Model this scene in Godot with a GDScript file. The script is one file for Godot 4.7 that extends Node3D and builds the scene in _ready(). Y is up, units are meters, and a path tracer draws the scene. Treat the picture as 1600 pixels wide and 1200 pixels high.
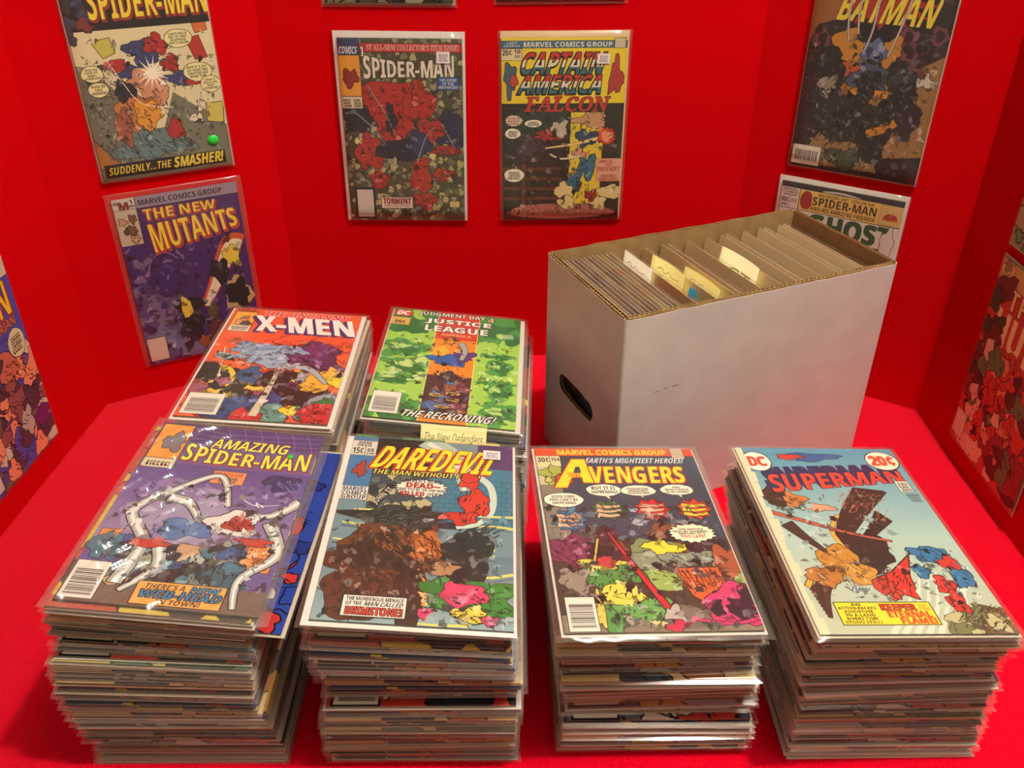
extends Node3D
# A red folding display board on a red cloth: bagged comics pinned on it, six stacks and a white box of comics in front.

var rng := RandomNumberGenerator.new()
var used := {}
var cache := {}
var M := {}
var generic_covers: Array[StandardMaterial3D] = []
var page_mats: Array[StandardMaterial3D] = []
var board_mats: Array[StandardMaterial3D] = []
const HOLD := Color(0.05, 0.04, 0.05)

# ------------------------------------------------------------------ naming
func numbered(called: String) -> String:
	var n: int = used.get(called, 0)
	used[called] = n + 1
	return called if n == 0 else "%s_%03d" % [called, n]

func thing(called: String, label: String, category: String, xf := Transform3D(), group := "") -> Node3D:
	var o := Node3D.new()
	o.name = numbered(called)
	add_child(o)
	o.transform = xf
	o.set_meta("label", label)
	o.set_meta("category", category)
	if group:
		o.set_meta("group", group)
	return o

func part(called: String, mesh: Mesh, mat: Material, parent: Node, label := "") -> MeshInstance3D:
	var o := MeshInstance3D.new()
	o.name = called
	o.mesh = mesh
	if mat:
		o.material_override = mat
	parent.add_child(o, true)
	if label:
		o.set_meta("label", label)
	return o

func struct(called: String, mesh: Mesh, mat: Material, at := Vector3.ZERO) -> MeshInstance3D:
	var o := part(called, mesh, mat, self)
	o.position = at
	o.set_meta("kind", "structure")
	return o

# ------------------------------------------------------------------ mesh helpers
func start() -> SurfaceTool:
	var st := SurfaceTool.new()
	st.begin(Mesh.PRIMITIVE_TRIANGLES)
	return st

func done(st: SurfaceTool, smooth := false) -> ArrayMesh:
	if smooth:
		st.index()
	st.generate_normals()
	return st.commit()

# corners run clockwise seen from the front
func quad(st: SurfaceTool, a: Vector3, b: Vector3, c: Vector3, d: Vector3, ua := Vector2(0, 0), ub := Vector2(1, 0), uc := Vector2(1, 1), ud := Vector2(0, 1)) -> void:
	st.set_uv(ua); st.add_vertex(a)
	st.set_uv(ub); st.add_vertex(b)
	st.set_uv(uc); st.add_vertex(c)
	st.set_uv(ua); st.add_vertex(a)
	st.set_uv(uc); st.add_vertex(c)
	st.set_uv(ud); st.add_vertex(d)

func flat(st: SurfaceTool) -> void:
	st.set_smooth_group(-1)

# a box with chamfered long edges, centred on x and z, standing on y = 0
func box(size: Vector3, at := Vector3.ZERO, bev := 0.0) -> ArrayMesh:
	var st := start()
	add_box(st, size, at, bev)
	return done(st)

func add_box(st: SurfaceTool, size: Vector3, at := Vector3.ZERO, bev := 0.0) -> void:
	flat(st)
	var x := size.x / 2
	var z := size.z / 2
	var rings := []
	for r in ([[0.0, bev], [bev, 0.0], [size.y - bev, 0.0], [size.y, bev]] if bev > 0.0 else [[0.0, 0.0], [size.y, 0.0]]):
		var i: float = r[1]
		rings.append([at + Vector3(-x + i, r[0], -z + i), at + Vector3(x - i, r[0], -z + i), at + Vector3(x - i, r[0], z - i), at + Vector3(-x + i, r[0], z - i)])
	for k in rings.size() - 1:
		for i in 4:
			var j := (i + 1) % 4
			var lo: float = float(k) / (rings.size() - 1)
			var hi: float = float(k + 1) / (rings.size() - 1)
			quad(st, rings[k][i], rings[k][j], rings[k + 1][j], rings[k + 1][i], Vector2(0, lo), Vector2(1, lo), Vector2(1, hi), Vector2(0, hi))
	var b = rings[0]
	quad(st, b[3], b[2], b[1], b[0])
	var t = rings[-1]
	quad(st, t[0], t[1], t[2], t[3])

func lathe(profile: Array, n := 32) -> ArrayMesh:
	var st := start()
	for k in profile.size() - 1:
		for i in n:
			var a := TAU * i / n
			var b := TAU * (i + 1) / n
			var p: Vector2 = profile[k]
			var q: Vector2 = profile[k + 1]
			quad(st, Vector3(cos(a) * p.x, p.y, sin(a) * p.x), Vector3(cos(b) * p.x, p.y, sin(b) * p.x), Vector3(cos(b) * q.x, q.y, sin(b) * q.x), Vector3(cos(a) * q.x, q.y, sin(a) * q.x))
	return done(st, true)

func mat(color: Color, rough := 0.8, spec := 0.5) -> StandardMaterial3D:
	var m := StandardMaterial3D.new()
	m.albedo_color = color
	m.roughness = rough
	m.metallic_specular = spec
	return m

func noise_tex(freq: float, size := 256, as_normal := false, ramp: Gradient = null, octaves := 3, sd := 1) -> NoiseTexture2D:
	var f := FastNoiseLite.new()
	f.seed = sd
	f.noise_type = FastNoiseLite.TYPE_SIMPLEX_SMOOTH
	f.frequency = freq
	f.fractal_octaves = octaves
	var t := NoiseTexture2D.new()
	t.width = size
	t.height = size
	t.seamless = true
	t.noise = f
	t.as_normal_map = as_normal
	if ramp:
		t.color_ramp = ramp
	return t

func ramp2(a: Color, b: Color) -> Gradient:
	var g := Gradient.new()
	g.set_color(0, a)
	g.set_color(1, b)
	return g

# ------------------------------------------------------------------ printing on paper
class Ink:
	var im: Image
	var w := 0
	var h := 0
	var rng := RandomNumberGenerator.new()
	var vm := [[0.0, 0.0], [1.0, 1.0]]  # where heights noted by eye on the slanting cover really lie on the sheet
	static var fonts := {}

	func _init(pw: int, ph: int, ground: Color, sd := 1) -> void:
		w = pw
		h = ph
		im = Image.create_empty(w, h, false, Image.FORMAT_RGB8)
		im.fill(ground)
		rng.seed = sd

	func Y(v: float) -> float:
		if v <= vm[0][0]:
			return v
		for i in vm.size() - 1:
			if v <= vm[i + 1][0]:
				return lerpf(vm[i][1], vm[i + 1][1], inverse_lerp(vm[i][0], vm[i + 1][0], v))
		return v

	func spans(pts: PackedVector2Array, out: Array) -> void:
		var lo := INF
		var hi := -INF
		for p in pts:
			lo = minf(lo, p.y)
			hi = maxf(hi, p.y)
		var n := pts.size()
		for y in range(maxi(0, int(floor(lo))), mini(h - 1, int(ceil(hi))) + 1):
			var c := y + 0.5
			var xs := []
			for i in n:
				var a := pts[i]
				var b := pts[(i + 1) % n]
				if (a.y <= c) != (b.y <= c):
					xs.append(a.x + (c - a.y) / (b.y - a.y) * (b.x - a.x))
			xs.sort()
			for k in range(0, xs.size() - 1, 2):
				var x0 := roundi(xs[k])
				var x1 := roundi(xs[k + 1])
				if x1 > x0:
					out.append(Vector3i(x0, y, x1 - x0))

	func paint(s: Array, c: Color, grow := 0, off := Vector2i.ZERO) -> void:
		for v in s:
			im.fill_rect(Rect2i(v.x - grow + off.x, v.y - grow + off.y, v.z + 2 * grow, 1 + 2 * grow), c)

	func px(pts: Array) -> PackedVector2Array:
		var o := PackedVector2Array()
		for p in pts:
			o.append(Vector2(p.x * w, p.y * h))
		return o

	# flat list of numbers -> polygon
	func poly(nums: Array, c: Color, edge := 0, ec := Color(0.05, 0.04, 0.05)) -> void:
		var o := PackedVector2Array()
		for i in range(0, nums.size(), 2):
			o.append(Vector2(nums[i] * w, Y(nums[i + 1]) * h))
		var s := []
		spans(o, s)
		if edge:
			paint(s, ec, edge)
		paint(s, c)

	func rect(x0: float, y0: float, x1: float, y1: float, c: Color, edge := 0, ec := Color(0.05, 0.04, 0.05)) -> void:
		var r := Rect2i(roundi(x0 * w), roundi(Y(y0) * h), roundi((x1 - x0) * w), maxi(1, roundi((Y(y1) - Y(y0)) * h)))
		if edge:
			im.fill_rect(r.grow(edge), ec)
		im.fill_rect(r, c)

	func blob(x: float, y: float, rx: float, ry: float, c: Color, jag := 0.15, edge := 2, n := 26, turn := 0.0) -> void:
		var o := PackedVector2Array()
		var p1 := rng.randf() * TAU
		var p2 := rng.randf() * TAU
		for i in n:
			var a := TAU * i / n
			var k := 1.0 + jag * (sin(a * 3 + p1) * 0.6 + sin(a * 5 + p2) * 0.5 + rng.randf_range(-0.5, 0.5))
			var v := Vector2(cos(a) * rx * k * w, sin(a) * ry * k * h).rotated(turn)
			o.append(Vector2(x * w, Y(y) * h) + v)
		var s := []
		spans(o, s)
		if edge:
			paint(s, Color(0.05, 0.04, 0.05), edge)
		paint(s, c)

	func star(x: float, y: float, rx: float, ry: float, n: int, c: Color, depth := 0.75, edge := 2, ec := Color(0.05, 0.04, 0.05)) -> void:
		var o := PackedVector2Array()
		for i in n * 2:
			var a := TAU * i / (n * 2)
			var k := (1.0 if i % 2 == 0 else depth) * rng.randf_range(0.93, 1.05)
			o.append(Vector2((x + cos(a) * rx * k) * w, (Y(y) + sin(a) * ry * k) * h))
		var s := []
		spans(o, s)
		if edge:
			paint(s, ec, edge)
		paint(s, c)

	# a brush stroke through points, tapering from w0 to w1 (shares of the width)
	func stroke(nums: Array, w0: float, w1: float, c: Color, edge := 0) -> void:
		var cv := Curve2D.new()
		var n := nums.size() / 2
		for i in n:
			var p := Vector2(nums[2 * i] * w, Y(nums[2 * i + 1]) * h)
			var a := Vector2(nums[2 * maxi(i - 1, 0)] * w, Y(nums[2 * maxi(i - 1, 0) + 1]) * h)
			var b := Vector2(nums[2 * mini(i + 1, n - 1)] * w, Y(nums[2 * mini(i + 1, n - 1) + 1]) * h)
			cv.add_point(p, (a - b) / 6, (b - a) / 6)
		var length := cv.get_baked_length()
		var steps := maxi(2, int(length / 8))
		var l := PackedVector2Array()
		var r := PackedVector2Array()
		for i in steps + 1:
			var t := float(i) / steps
			var p := cv.sample_baked(t * length, true)
			var q := cv.sample_baked(minf(t * length + 2.0, length), true)
			var q0 := cv.sample_baked(maxf(t * length - 2.0, 0.0), true)
			var d := (q - q0).normalized().orthogonal() * lerpf(w0, w1, t) * w * 0.5
			l.append(p + d)
			r.append(p - d)
		r.reverse()
		l.append_array(r)
		var s := []
		spans(l, s)
		if edge:
			paint(s, Color(0.05, 0.04, 0.05), edge)
		paint(s, c)

	# short pen hatches scattered over an ellipse
	func hatch(x: float, y: float, rx: float, ry: float, n: int, c: Color, turn := 0.6, length := 0.06, wide := 0.008) -> void:
		for i in n:
			var a := rng.randf() * TAU
			var k := sqrt(rng.randf())
			var p := Vector2(x + cos(a) * rx * k, y + sin(a) * ry * k)
			var t := turn + rng.randf_range(-0.35, 0.35)
			var d := Vector2(cos(t), sin(t) * 0.66) * length * rng.randf_range(0.4, 1.0)
			var m := p + d * 0.5 + Vector2(-d.y, d.x) * rng.randf_range(-0.2, 0.2)
			stroke([p.x, p.y, m.x, m.y, p.x + d.x, p.y + d.y], wide, wide * 0.2, c)

	# many small patches of colour
	func crowd(x0: float, y0: float, x1: float, y1: float, n: int, cols: Array, size := 0.05, edge := 2, jag := 0.3) -> void:
		for i in n:
			var k := size * rng.randf_range(0.5, 1.3)
			blob(rng.randf_range(x0, x1), rng.randf_range(y0, y1), k, k * rng.randf_range(0.45, 0.9), cols[rng.randi() % cols.size()], jag, edge, 14, rng.randf() * 3.0)

	# breaks flat colours up into smaller inked tones
	func mottle(x0: float, y0: float, x1: float, y1: float, n: int, size := 0.03) -> void:
		for i in n:
			var x := rng.randf_range(x0, x1)
			var y := rng.randf_range(y0, y1)
			var c := im.get_pixel(clampi(int(x * w), 0, w - 1), clampi(int(Y(y) * h), 0, h - 1))
			c = c.darkened(rng.randf_range(0.15, 0.5)) if rng.randf() < 0.55 else c.lightened(rng.randf_range(0.1, 0.4))
			var k := size * rng.randf_range(0.4, 1.2)
			blob(x, y, k, k * rng.randf_range(0.2, 0.5), c, 0.35, 0, 10, rng.randf() * 3.0)
			if rng.randf() < 0.5:
				hatch(x, y, 0.01, 0.01, 1, Color(0.05, 0.04, 0.05), rng.randf() * 3.0, size * 2.0, 0.006)

	# print too small to read
	func scrawl(x0: float, y0: float, x1: float, y1: float, rows: int, c: Color) -> void:
		var rh := (y1 - y0) / rows
		for r in rows:
			var x := x0 + rng.randf_range(0.0, 0.15) * (x1 - x0)
			var end := x1 - rng.randf_range(0.0, 0.15) * (x1 - x0)
			while x < end:
				var d := rh * rng.randf_range(0.3, 0.6)
				var y := y0 + r * rh + rh * 0.2
				for q in 2:
					rect(x, y + rh * 0.6 * q * rng.randf_range(0.5, 0.9), minf(x + d, end), y + rh * (0.6 * q + 0.2), c)
				rect(x, y, x + d * 0.3, y + rh * 0.62, c)
				x += d * 1.45

	func fade(x0: float, y0: float, x1: float, y1: float, a: Color, b: Color) -> void:
		var n := int((Y(y1) - Y(y0)) * h)
		for i in n:
			im.fill_rect(Rect2i(int(x0 * w), int(Y(y0) * h) + i, int((x1 - x0) * w), 1), a.lerp(b, float(i) / n))

	# lettering in a box; o: edge, ec, drop (pixels), dc, slant, arch, grow (right end larger), serif, mono, turn (degrees), thin
	func text(s: String, x0: float, y0: float, x1: float, y1: float, c: Color, o := {}) -> void:
		if not o.get("raw", false):
			y0 = Y(y0)
			y1 = Y(y1)
		var serif: bool = o.get("serif", false)
		var key := ("s" if serif else "b") + ("t" if o.get("thin", false) else "")
		if not fonts.has(key):
			var f := SystemFont.new()
			f.font_names = PackedStringArray(["Droid Serif" if serif else "Droid Sans"])
			f.font_weight = 400 if o.get("thin", false) else 700
			fonts[key] = f
		var t := TextMesh.new()
		t.font = fonts[key]
		t.text = s
		t.font_size = 40
		t.pixel_size = 0.02
		t.depth = 0.0
		t.curve_step = 2.0
		var ar := t.get_mesh_arrays()
		var v: PackedVector3Array = ar[Mesh.ARRAY_VERTEX]
		var ix: PackedInt32Array = ar[Mesh.ARRAY_INDEX]
		if v.is_empty():
			return
		var lo := Vector3.INF
		var hi := -Vector3.INF
		for p in v:
			lo = lo.min(p)
			hi = hi.max(p)
		var slant: float = o.get("slant", 0.0)
		var arch: float = o.get("arch", 0.0)
		var grow: float = o.get("grow", 0.0)
		var rise: float = o.get("rise", 0.0)
		var shrink: float = o.get("dip", 0.0)
		var turn: float = deg_to_rad(o.get("turn", 0.0))
		var mid := Vector2((x0 + x1) / 2 * w, (y0 + y1) / 2 * h)
		var q := PackedVector2Array()
		for p in v:
			var a := (p.x - lo.x) / maxf(hi.x - lo.x, 1e-6)
			var b := (hi.y - p.y) / maxf(hi.y - lo.y, 1e-6)
			var bend := 4.0 * (a - 0.5) * (a - 0.5)
			var hh := (y1 - y0) * (1.0 + grow * (a - 0.5) + shrink * (bend - 0.5))
			var x := lerpf(x0, x1, a) * w + slant * (0.5 - b) * (y1 - y0) * h
			var y := ((y0 + y1) / 2 + (b - 0.5) * hh + arch * (bend - 0.5) + rise * (a - 0.5)) * h
			q.append(mid + (Vector2(x, y) - mid).rotated(turn))
		var sp := []
		for i in range(0, ix.size(), 3):
			spans(PackedVector2Array([q[ix[i]], q[ix[i + 1]], q[ix[i + 2]]]), sp)
		var edge: int = o.get("edge", 0)
		var ec: Color = o.get("ec", Color(0.05, 0.04, 0.05))
		if o.has("drop"):
			var d: Vector2 = o.drop
			var n := int(maxf(absf(d.x), absf(d.y)) / 3.0) + 1
			for k in range(n, 0, -1):
				paint(sp, o.get("dc", ec), edge, Vector2i(d * float(k) / n))
		if edge:
			paint(sp, ec, edge)
		if o.has("bands"):
			var bands: Array = o.bands
			var top := (minf(y0, y1)) * h
			for z in sp:
				var k := clampi(int((z.y - top) / ((y1 - y0) * h) * bands.size()), 0, bands.size() - 1)
				im.fill_rect(Rect2i(z.x, z.y, z.z, 1), bands[k])
		else:
			paint(sp, c, o.get("fat", 0))

	func lines(rows: Array, x0: float, y0: float, x1: float, y1: float, c: Color, o := {}) -> void:
		var n := rows.size()
		var widest := 1
		for r in rows:
			widest = maxi(widest, r.length())
		for i in n:
			var k: float = pow(float(rows[i].length()) / widest, 0.75)
			var m := (x0 + x1) / 2
			var hw := (x1 - x0) / 2 * k
			text(rows[i], m - hw, lerpf(y0, y1, (i + 0.08) / n), m + hw, lerpf(y0, y1, (i + 0.86) / n), c, o)

	func balloon(x: float, y: float, rx: float, ry: float, rows: Array, tail := Vector2.ZERO, c := Color(0.97, 0.96, 0.86), tc := Color(0.1, 0.08, 0.08)) -> void:
		if tail != Vector2.ZERO:
			poly([x - 0.02, y + ry * 0.5, x + 0.02, y + ry * 0.5, tail.x, tail.y], c, 2)
		blob(x, y, rx, ry, c, 0.03, 2, 36)
		var keep := vm
		y = Y(y)
		vm = [[0.0, 0.0], [1.0, 1.0]]
		if rows.is_empty():
			scrawl(x - rx * 0.7, y - ry * 0.62, x + rx * 0.7, y + ry * 0.62, 3, tc)
		else:
			lines(rows, x - rx * 0.72, y - ry * 0.68, x + rx * 0.72, y + ry * 0.68, tc)
		vm = keep

	func barcode(x0: float, y0: float, x1: float, y1: float, across := false) -> void:
		rect(x0, y0, x1, y1, Color(0.93, 0.92, 0.86), 2)
		var bw := x1 - x0
		var bh := y1 - y0
		var p := 0.0
		while p < 1.0:
			var t := rng.randf_range(0.012, 0.04)
			if across:
				if p < 0.66 or p > 0.72:
					rect(x0 + bw * (0.08 + p * 0.84), y0 + bh * 0.25, x0 + bw * (0.08 + minf(p + t, 1.0) * 0.84), y1 - bh * 0.2, Color(0.12, 0.11, 0.12))
			else:
				rect(x0 + bw * 0.1, y0 + bh * (0.2 + p * 0.7), x1 - bw * 0.1, y0 + bh * (0.2 + minf(p + t, 1.0) * 0.7), Color(0.12, 0.11, 0.12))
			p += t + rng.randf_range(0.015, 0.04)

	func bricks(x0: float, y0: float, x1: float, y1: float, rows: int, c: Color) -> void:
		var rh := (y1 - y0) / rows
		for r in rows:
			rect(x0, y0 + r * rh, x1, y0 + r * rh + 0.002, c)
			var x := x0 + (0.03 if r % 2 else 0.0)
			while x < x1:
				rect(x, y0 + r * rh, x + 0.004, y0 + (r + 1) * rh, c)
				x += 0.06

	func material(rough := 0.35) -> StandardMaterial3D:
		var m := StandardMaterial3D.new()
		m.albedo_texture = ImageTexture.create_from_image(im)
		m.roughness = rough
		m.metallic_specular = 0.4
		m.texture_repeat = false
		return m

func c8(r: int, g: int, b: int) -> Color:
	return Color8(r, g, b)

# ------------------------------------------------------------------ printed covers: lettering as it stands, plain patches of colour for the pictures
const CW := 600
const CH := 920

func cover_silver_arms() -> Material:
	var k := Ink.new(CW, CH, c8(104, 88, 150), 11)
	k.vm = [[0.0, 0.0], [0.1, 0.125], [0.2, 0.24], [0.3, 0.365], [0.42, 0.485], [0.5, 0.555], [0.6, 0.66], [0.7, 0.745], [0.8, 0.845], [0.9, 0.925], [1.0, 1.0]]
	k.fade(0, 0.22, 1, 0.7, c8(86, 70, 140), c8(160, 140, 176))
	k.blob(0.4, 0.5, 0.3, 0.13, c8(158, 148, 180), 0.25, 0)
	k.blob(0.3, 0.36, 0.17, 0.07, c8(136, 118, 166), 0.25, 0)
	k.rect(0, 0, 1, 0.1, c8(72, 52, 112))
	for i in 8:
		k.stroke([0.2 + i * 0.1, 0.0, 0.24 + i * 0.1, 0.05, 0.2 + i * 0.11, 0.11], 0.004, 0.003, c8(140, 120, 180))
	for i in 4:
		k.stroke([0.2, 0.02 + i * 0.025, 0.5, 0.035 + i * 0.025, 1.0, 0.015 + i * 0.025], 0.004, 0.004, c8(140, 120, 180))
	k.rect(0.015, 0.01, 0.2, 0.2, c8(232, 160, 62), 3)
	k.blob(0.13, 0.1, 0.06, 0.06, c8(120, 118, 128), 0.3)
	k.rect(0.015, 0.2, 0.2, 0.245, c8(226, 214, 180), 3)
	k.scrawl(0.03, 0.21, 0.18, 0.238, 1, HOLD)
	k.text("AMAZING", 0.36, 0.065, 0.82, 0.115, c8(250, 236, 70), {"edge": 4, "ec": c8(60, 40, 90), "slant": 0.15})
	k.text("SPIDER-MAN", 0.22, 0.115, 0.97, 0.2, c8(252, 238, 62), {"edge": 4, "ec": c8(70, 40, 90), "arch": -0.025, "dip": 0.35, "drop": Vector2(4, 7), "dc": c8(150, 60, 60)})
	k.rect(0.45, 0.235, 0.64, 0.295, c8(226, 150, 90), 2)
	k.text("HEADS UP,", 0.46, 0.24, 0.63, 0.262, c8(180, 60, 40))
	k.text("????", 0.49, 0.265, 0.6, 0.29, c8(120, 130, 140), {"edge": 1})
	# a dark patch and a pale one
	k.blob(0.86, 0.27, 0.1, 0.05, c8(40, 40, 92), 0.3)
	k.hatch(0.86, 0.27, 0.09, 0.04, 18, c8(110, 130, 190))
	k.stroke([0.66, 0.36, 0.76, 0.4, 0.9, 0.385], 0.008, 0.004, c8(230, 230, 235))
	# buildings
	k.rect(0.82, 0.62, 0.97, 0.76, c8(222, 140, 70), 2)
	for r in 5:
		for q in 4:
			k.rect(0.835 + q * 0.033, 0.64 + r * 0.024, 0.85 + q * 0.033, 0.652 + r * 0.024, c8(130, 70, 50))
	k.rect(0.03, 0.6, 0.13, 0.7, c8(222, 140, 70), 2)
	k.rect(0, 0.86, 1, 1, c8(116, 96, 84))
	k.crowd(0.08, 0.66, 0.82, 0.86, 64, [c8(52, 96, 110), c8(70, 120, 140), c8(40, 40, 48), c8(150, 160, 140), c8(200, 160, 120), c8(60, 90, 150), c8(120, 130, 130), c8(60, 70, 60), c8(176, 190, 180)], 0.06)
	k.hatch(0.45, 0.78, 0.4, 0.1, 60, HOLD, 1.3, 0.07, 0.008)
	# shining bands
	for b in [[0.24, 0.88, 0.27, 0.66, 0.13, 0.5, 0.28, 0.36, 0.5, 0.26, 0.62, 0.42], [1.0, 0.36, 0.88, 0.45, 0.76, 0.46], [0.88, 0.5, 0.98, 0.66, 0.84, 0.8, 0.86, 0.97], [0.36, 0.66, 0.4, 0.78, 0.28, 0.92], [0.28, 0.4, 0.4, 0.42, 0.5, 0.52]]:
		k.stroke(b, 0.075, 0.03, c8(176, 180, 176), 3)
		k.stroke(b, 0.035, 0.012, c8(226, 228, 220))
		k.stroke(b, 0.012, 0.004, c8(250, 250, 244))
	k.blob(0.44, 0.57, 0.14, 0.05, c8(82, 120, 170), 0.25)
	k.blob(0.68, 0.52, 0.13, 0.065, c8(232, 228, 220), 0.2, 3)
	k.blob(0.72, 0.52, 0.08, 0.04, c8(178, 52, 44), 0.2)
	k.hatch(0.72, 0.52, 0.07, 0.035, 24, HOLD, 0.4, 0.04)
	k.blob(0.3, 0.66, 0.1, 0.022, c8(190, 60, 46), 0.3)
	k.blob(0.84, 0.6, 0.09, 0.02, c8(190, 60, 46), 0.3)
	k.mottle(0.05, 0.3, 0.97, 0.86, 260)
	k.rect(0.36, 0.855, 0.8, 0.985, c8(236, 176, 84), 3)
	k.text("THERE'S A", 0.4, 0.865, 0.6, 0.893, c8(60, 36, 26), {"slant": 0.2})
	k.text("NEW", 0.63, 0.865, 0.77, 0.895, c8(60, 140, 190), {"edge": 2, "slant": 0.2})
	k.text("WEB-HEAD", 0.385, 0.9, 0.79, 0.945, c8(48, 130, 186), {"edge": 3, "slant": 0.2})
	k.text("IN TOWN!", 0.48, 0.952, 0.7, 0.978, c8(60, 36, 26), {"slant": 0.2})
	k.barcode(0.012, 0.775, 0.18, 0.985)
	return k.material()

func cover_blue_docks() -> Material:
	var k := Ink.new(CW, CH, c8(112, 142, 152), 12)
	k.vm = [[0.0, 0.0], [0.1, 0.125], [0.2, 0.24], [0.3, 0.365], [0.42, 0.485], [0.5, 0.555], [0.6, 0.66], [0.7, 0.745], [0.8, 0.845], [0.9, 0.925], [1.0, 1.0]]
	k.fade(0, 0.6, 1, 1, c8(96, 126, 138), c8(150, 176, 178))
	k.rect(0.45, 0.1, 1, 0.44, c8(62, 122, 146))
	k.bricks(0.45, 0.2, 1, 0.42, 9, c8(34, 76, 96))
	k.rect(0.16, 0.17, 0.5, 0.42, c8(60, 74, 80))
	k.rect(0.14, 0.0, 0.5, 0.17, c8(24, 20, 20))
	k.rect(0.78, 0.0, 1, 0.13, c8(86, 56, 104))
	k.stroke([0.45, 0.0, 0.64, 0.08, 0.74, 0.25], 0.14, 0.1, c8(176, 196, 176))
	k.stroke([0.47, 0.01, 0.64, 0.1, 0.72, 0.25], 0.04, 0.03, c8(226, 230, 214))
	k.crowd(0.17, 0.2, 0.5, 0.4, 16, [c8(40, 48, 50), c8(90, 104, 100), c8(180, 176, 130)], 0.05)
	for b in [[0.1, 0.39, 0.3, 0.385, 0.5, 0.4], [0.05, 0.47, 0.3, 0.49, 0.45, 0.48], [0.02, 0.56, 0.3, 0.575, 0.9, 0.57], [0.55, 0.4, 0.7, 0.39, 1.0, 0.38], [0.0, 0.8, 0.1, 0.83, 0.2, 0.82], [0.6, 0.71, 0.8, 0.73, 1.0, 0.7], [0.5, 0.88, 0.6, 0.875, 0.7, 0.9], [0.5, 0.985, 0.6, 0.99, 0.78, 0.985], [0.5, 0.6, 0.7, 0.61, 0.9, 0.6], [0.75, 0.45, 0.9, 0.44, 1.0, 0.45]]:
		k.stroke(b, 0.012, 0.02, c8(232, 220, 112))
		var lo: Array = b.duplicate()
		for i in range(1, lo.size(), 2):
			lo[i] += 0.02
		k.stroke(lo, 0.01, 0.004, c8(50, 72, 80))
	k.rect(0.56, 0.43, 0.7, 0.475, c8(40, 30, 50))
	# wide brown folds
	k.blob(0.36, 0.58, 0.27, 0.16, c8(104, 56, 26), 0.14)
	k.blob(0.22, 0.84, 0.2, 0.12, c8(92, 46, 22), 0.15)
	k.blob(0.47, 0.83, 0.08, 0.15, c8(62, 30, 18), 0.12)
	k.blob(0.14, 0.68, 0.14, 0.06, c8(84, 44, 20), 0.2)
	k.blob(0.52, 0.56, 0.1, 0.08, c8(190, 104, 40), 0.2, 0)
	k.blob(0.28, 0.62, 0.2, 0.09, c8(56, 32, 18), 0.25, 0)
	k.stroke([0.5, 0.7, 0.545, 0.78, 0.54, 0.92], 0.012, 0.018, c8(226, 150, 56))
	k.hatch(0.34, 0.62, 0.26, 0.14, 90, c8(34, 18, 12), 1.0, 0.12, 0.012)
	k.hatch(0.24, 0.86, 0.18, 0.1, 50, c8(34, 18, 12), 2.2, 0.1, 0.012)
	k.hatch(0.42, 0.54, 0.18, 0.08, 40, c8(160, 86, 36), 0.8, 0.1, 0.01)
	# dark smoke
	k.blob(0.32, 0.42, 0.24, 0.055, c8(36, 36, 30), 0.35, 0)
	k.blob(0.5, 0.42, 0.09, 0.075, c8(30, 30, 28), 0.35, 0)
	k.hatch(0.35, 0.42, 0.25, 0.06, 60, c8(80, 90, 84), -0.4, 0.1, 0.006)
	k.blob(0.76, 0.6, 0.13, 0.14, c8(28, 38, 34), 0.2, 0)
	k.blob(0.7, 0.71, 0.09, 0.06, c8(26, 30, 28), 0.2, 0)
	k.hatch(0.78, 0.5, 0.12, 0.05, 40, c8(28, 38, 34), -0.7, 0.1, 0.014)
	k.blob(0.64, 0.69, 0.075, 0.035, c8(176, 132, 96), 0.3)
	# bright patches
	k.stroke([0.72, 0.15, 0.86, 0.22, 0.88, 0.34, 0.8, 0.43, 0.68, 0.46], 0.05, 0.03, c8(206, 220, 206))
	k.blob(0.78, 0.31, 0.085, 0.075, c8(210, 54, 36), 0.22)
	k.blob(0.7, 0.4, 0.1, 0.035, c8(200, 48, 34), 0.3)
	k.blob(0.74, 0.21, 0.055, 0.04, c8(210, 54, 36), 0.3)
	k.hatch(0.76, 0.32, 0.1, 0.1, 40, c8(70, 12, 12), 1.9, 0.05)
	k.blob(0.83, 0.84, 0.2, 0.09, c8(52, 132, 48), 0.25)
	k.blob(0.62, 0.78, 0.1, 0.04, c8(46, 120, 44), 0.3)
	k.blob(0.74, 0.81, 0.12, 0.055, c8(214, 60, 104), 0.2)
	k.blob(0.56, 0.93, 0.04, 0.025, c8(214, 60, 104), 0.2)
	k.blob(0.88, 0.95, 0.045, 0.022, c8(214, 60, 104), 0.2)
	k.blob(0.77, 0.915, 0.09, 0.03, c8(240, 208, 70), 0.35)
	k.hatch(0.8, 0.87, 0.18, 0.09, 60, HOLD, 0.4, 0.05)
	k.mottle(0.02, 0.38, 0.98, 0.98, 260)
	k.hatch(0.35, 0.65, 0.3, 0.25, 120, c8(40, 20, 12), 1.4, 0.08, 0.008)
	k.poly([0.17, 0.36, 0.27, 0.24, 0.31, 0.25, 0.22, 0.38], c8(30, 28, 30))
	k.text("JOHN ST", 0.16, 0.29, 0.33, 0.32, c8(226, 220, 200), {"turn": -58})
	# lettering
	k.rect(0, 0.0, 0.155, 0.335, c8(66, 120, 168), 2)
	k.blob(0.08, 0.18, 0.035, 0.04, c8(170, 60, 46), 0.4)
	k.rect(0, 0.022, 0.155, 0.1, c8(220, 216, 200), 2)
	k.text("DARE", 0.04, 0.025, 0.12, 0.038, HOLD)
	k.text("DEVIL", 0.035, 0.04, 0.125, 0.053, HOLD)
	k.text("15¢", 0.012, 0.06, 0.075, 0.092, HOLD)
	k.text("65", 0.1, 0.062, 0.14, 0.08, HOLD)
	k.text("JUNE", 0.095, 0.084, 0.148, 0.096, HOLD)
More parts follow.
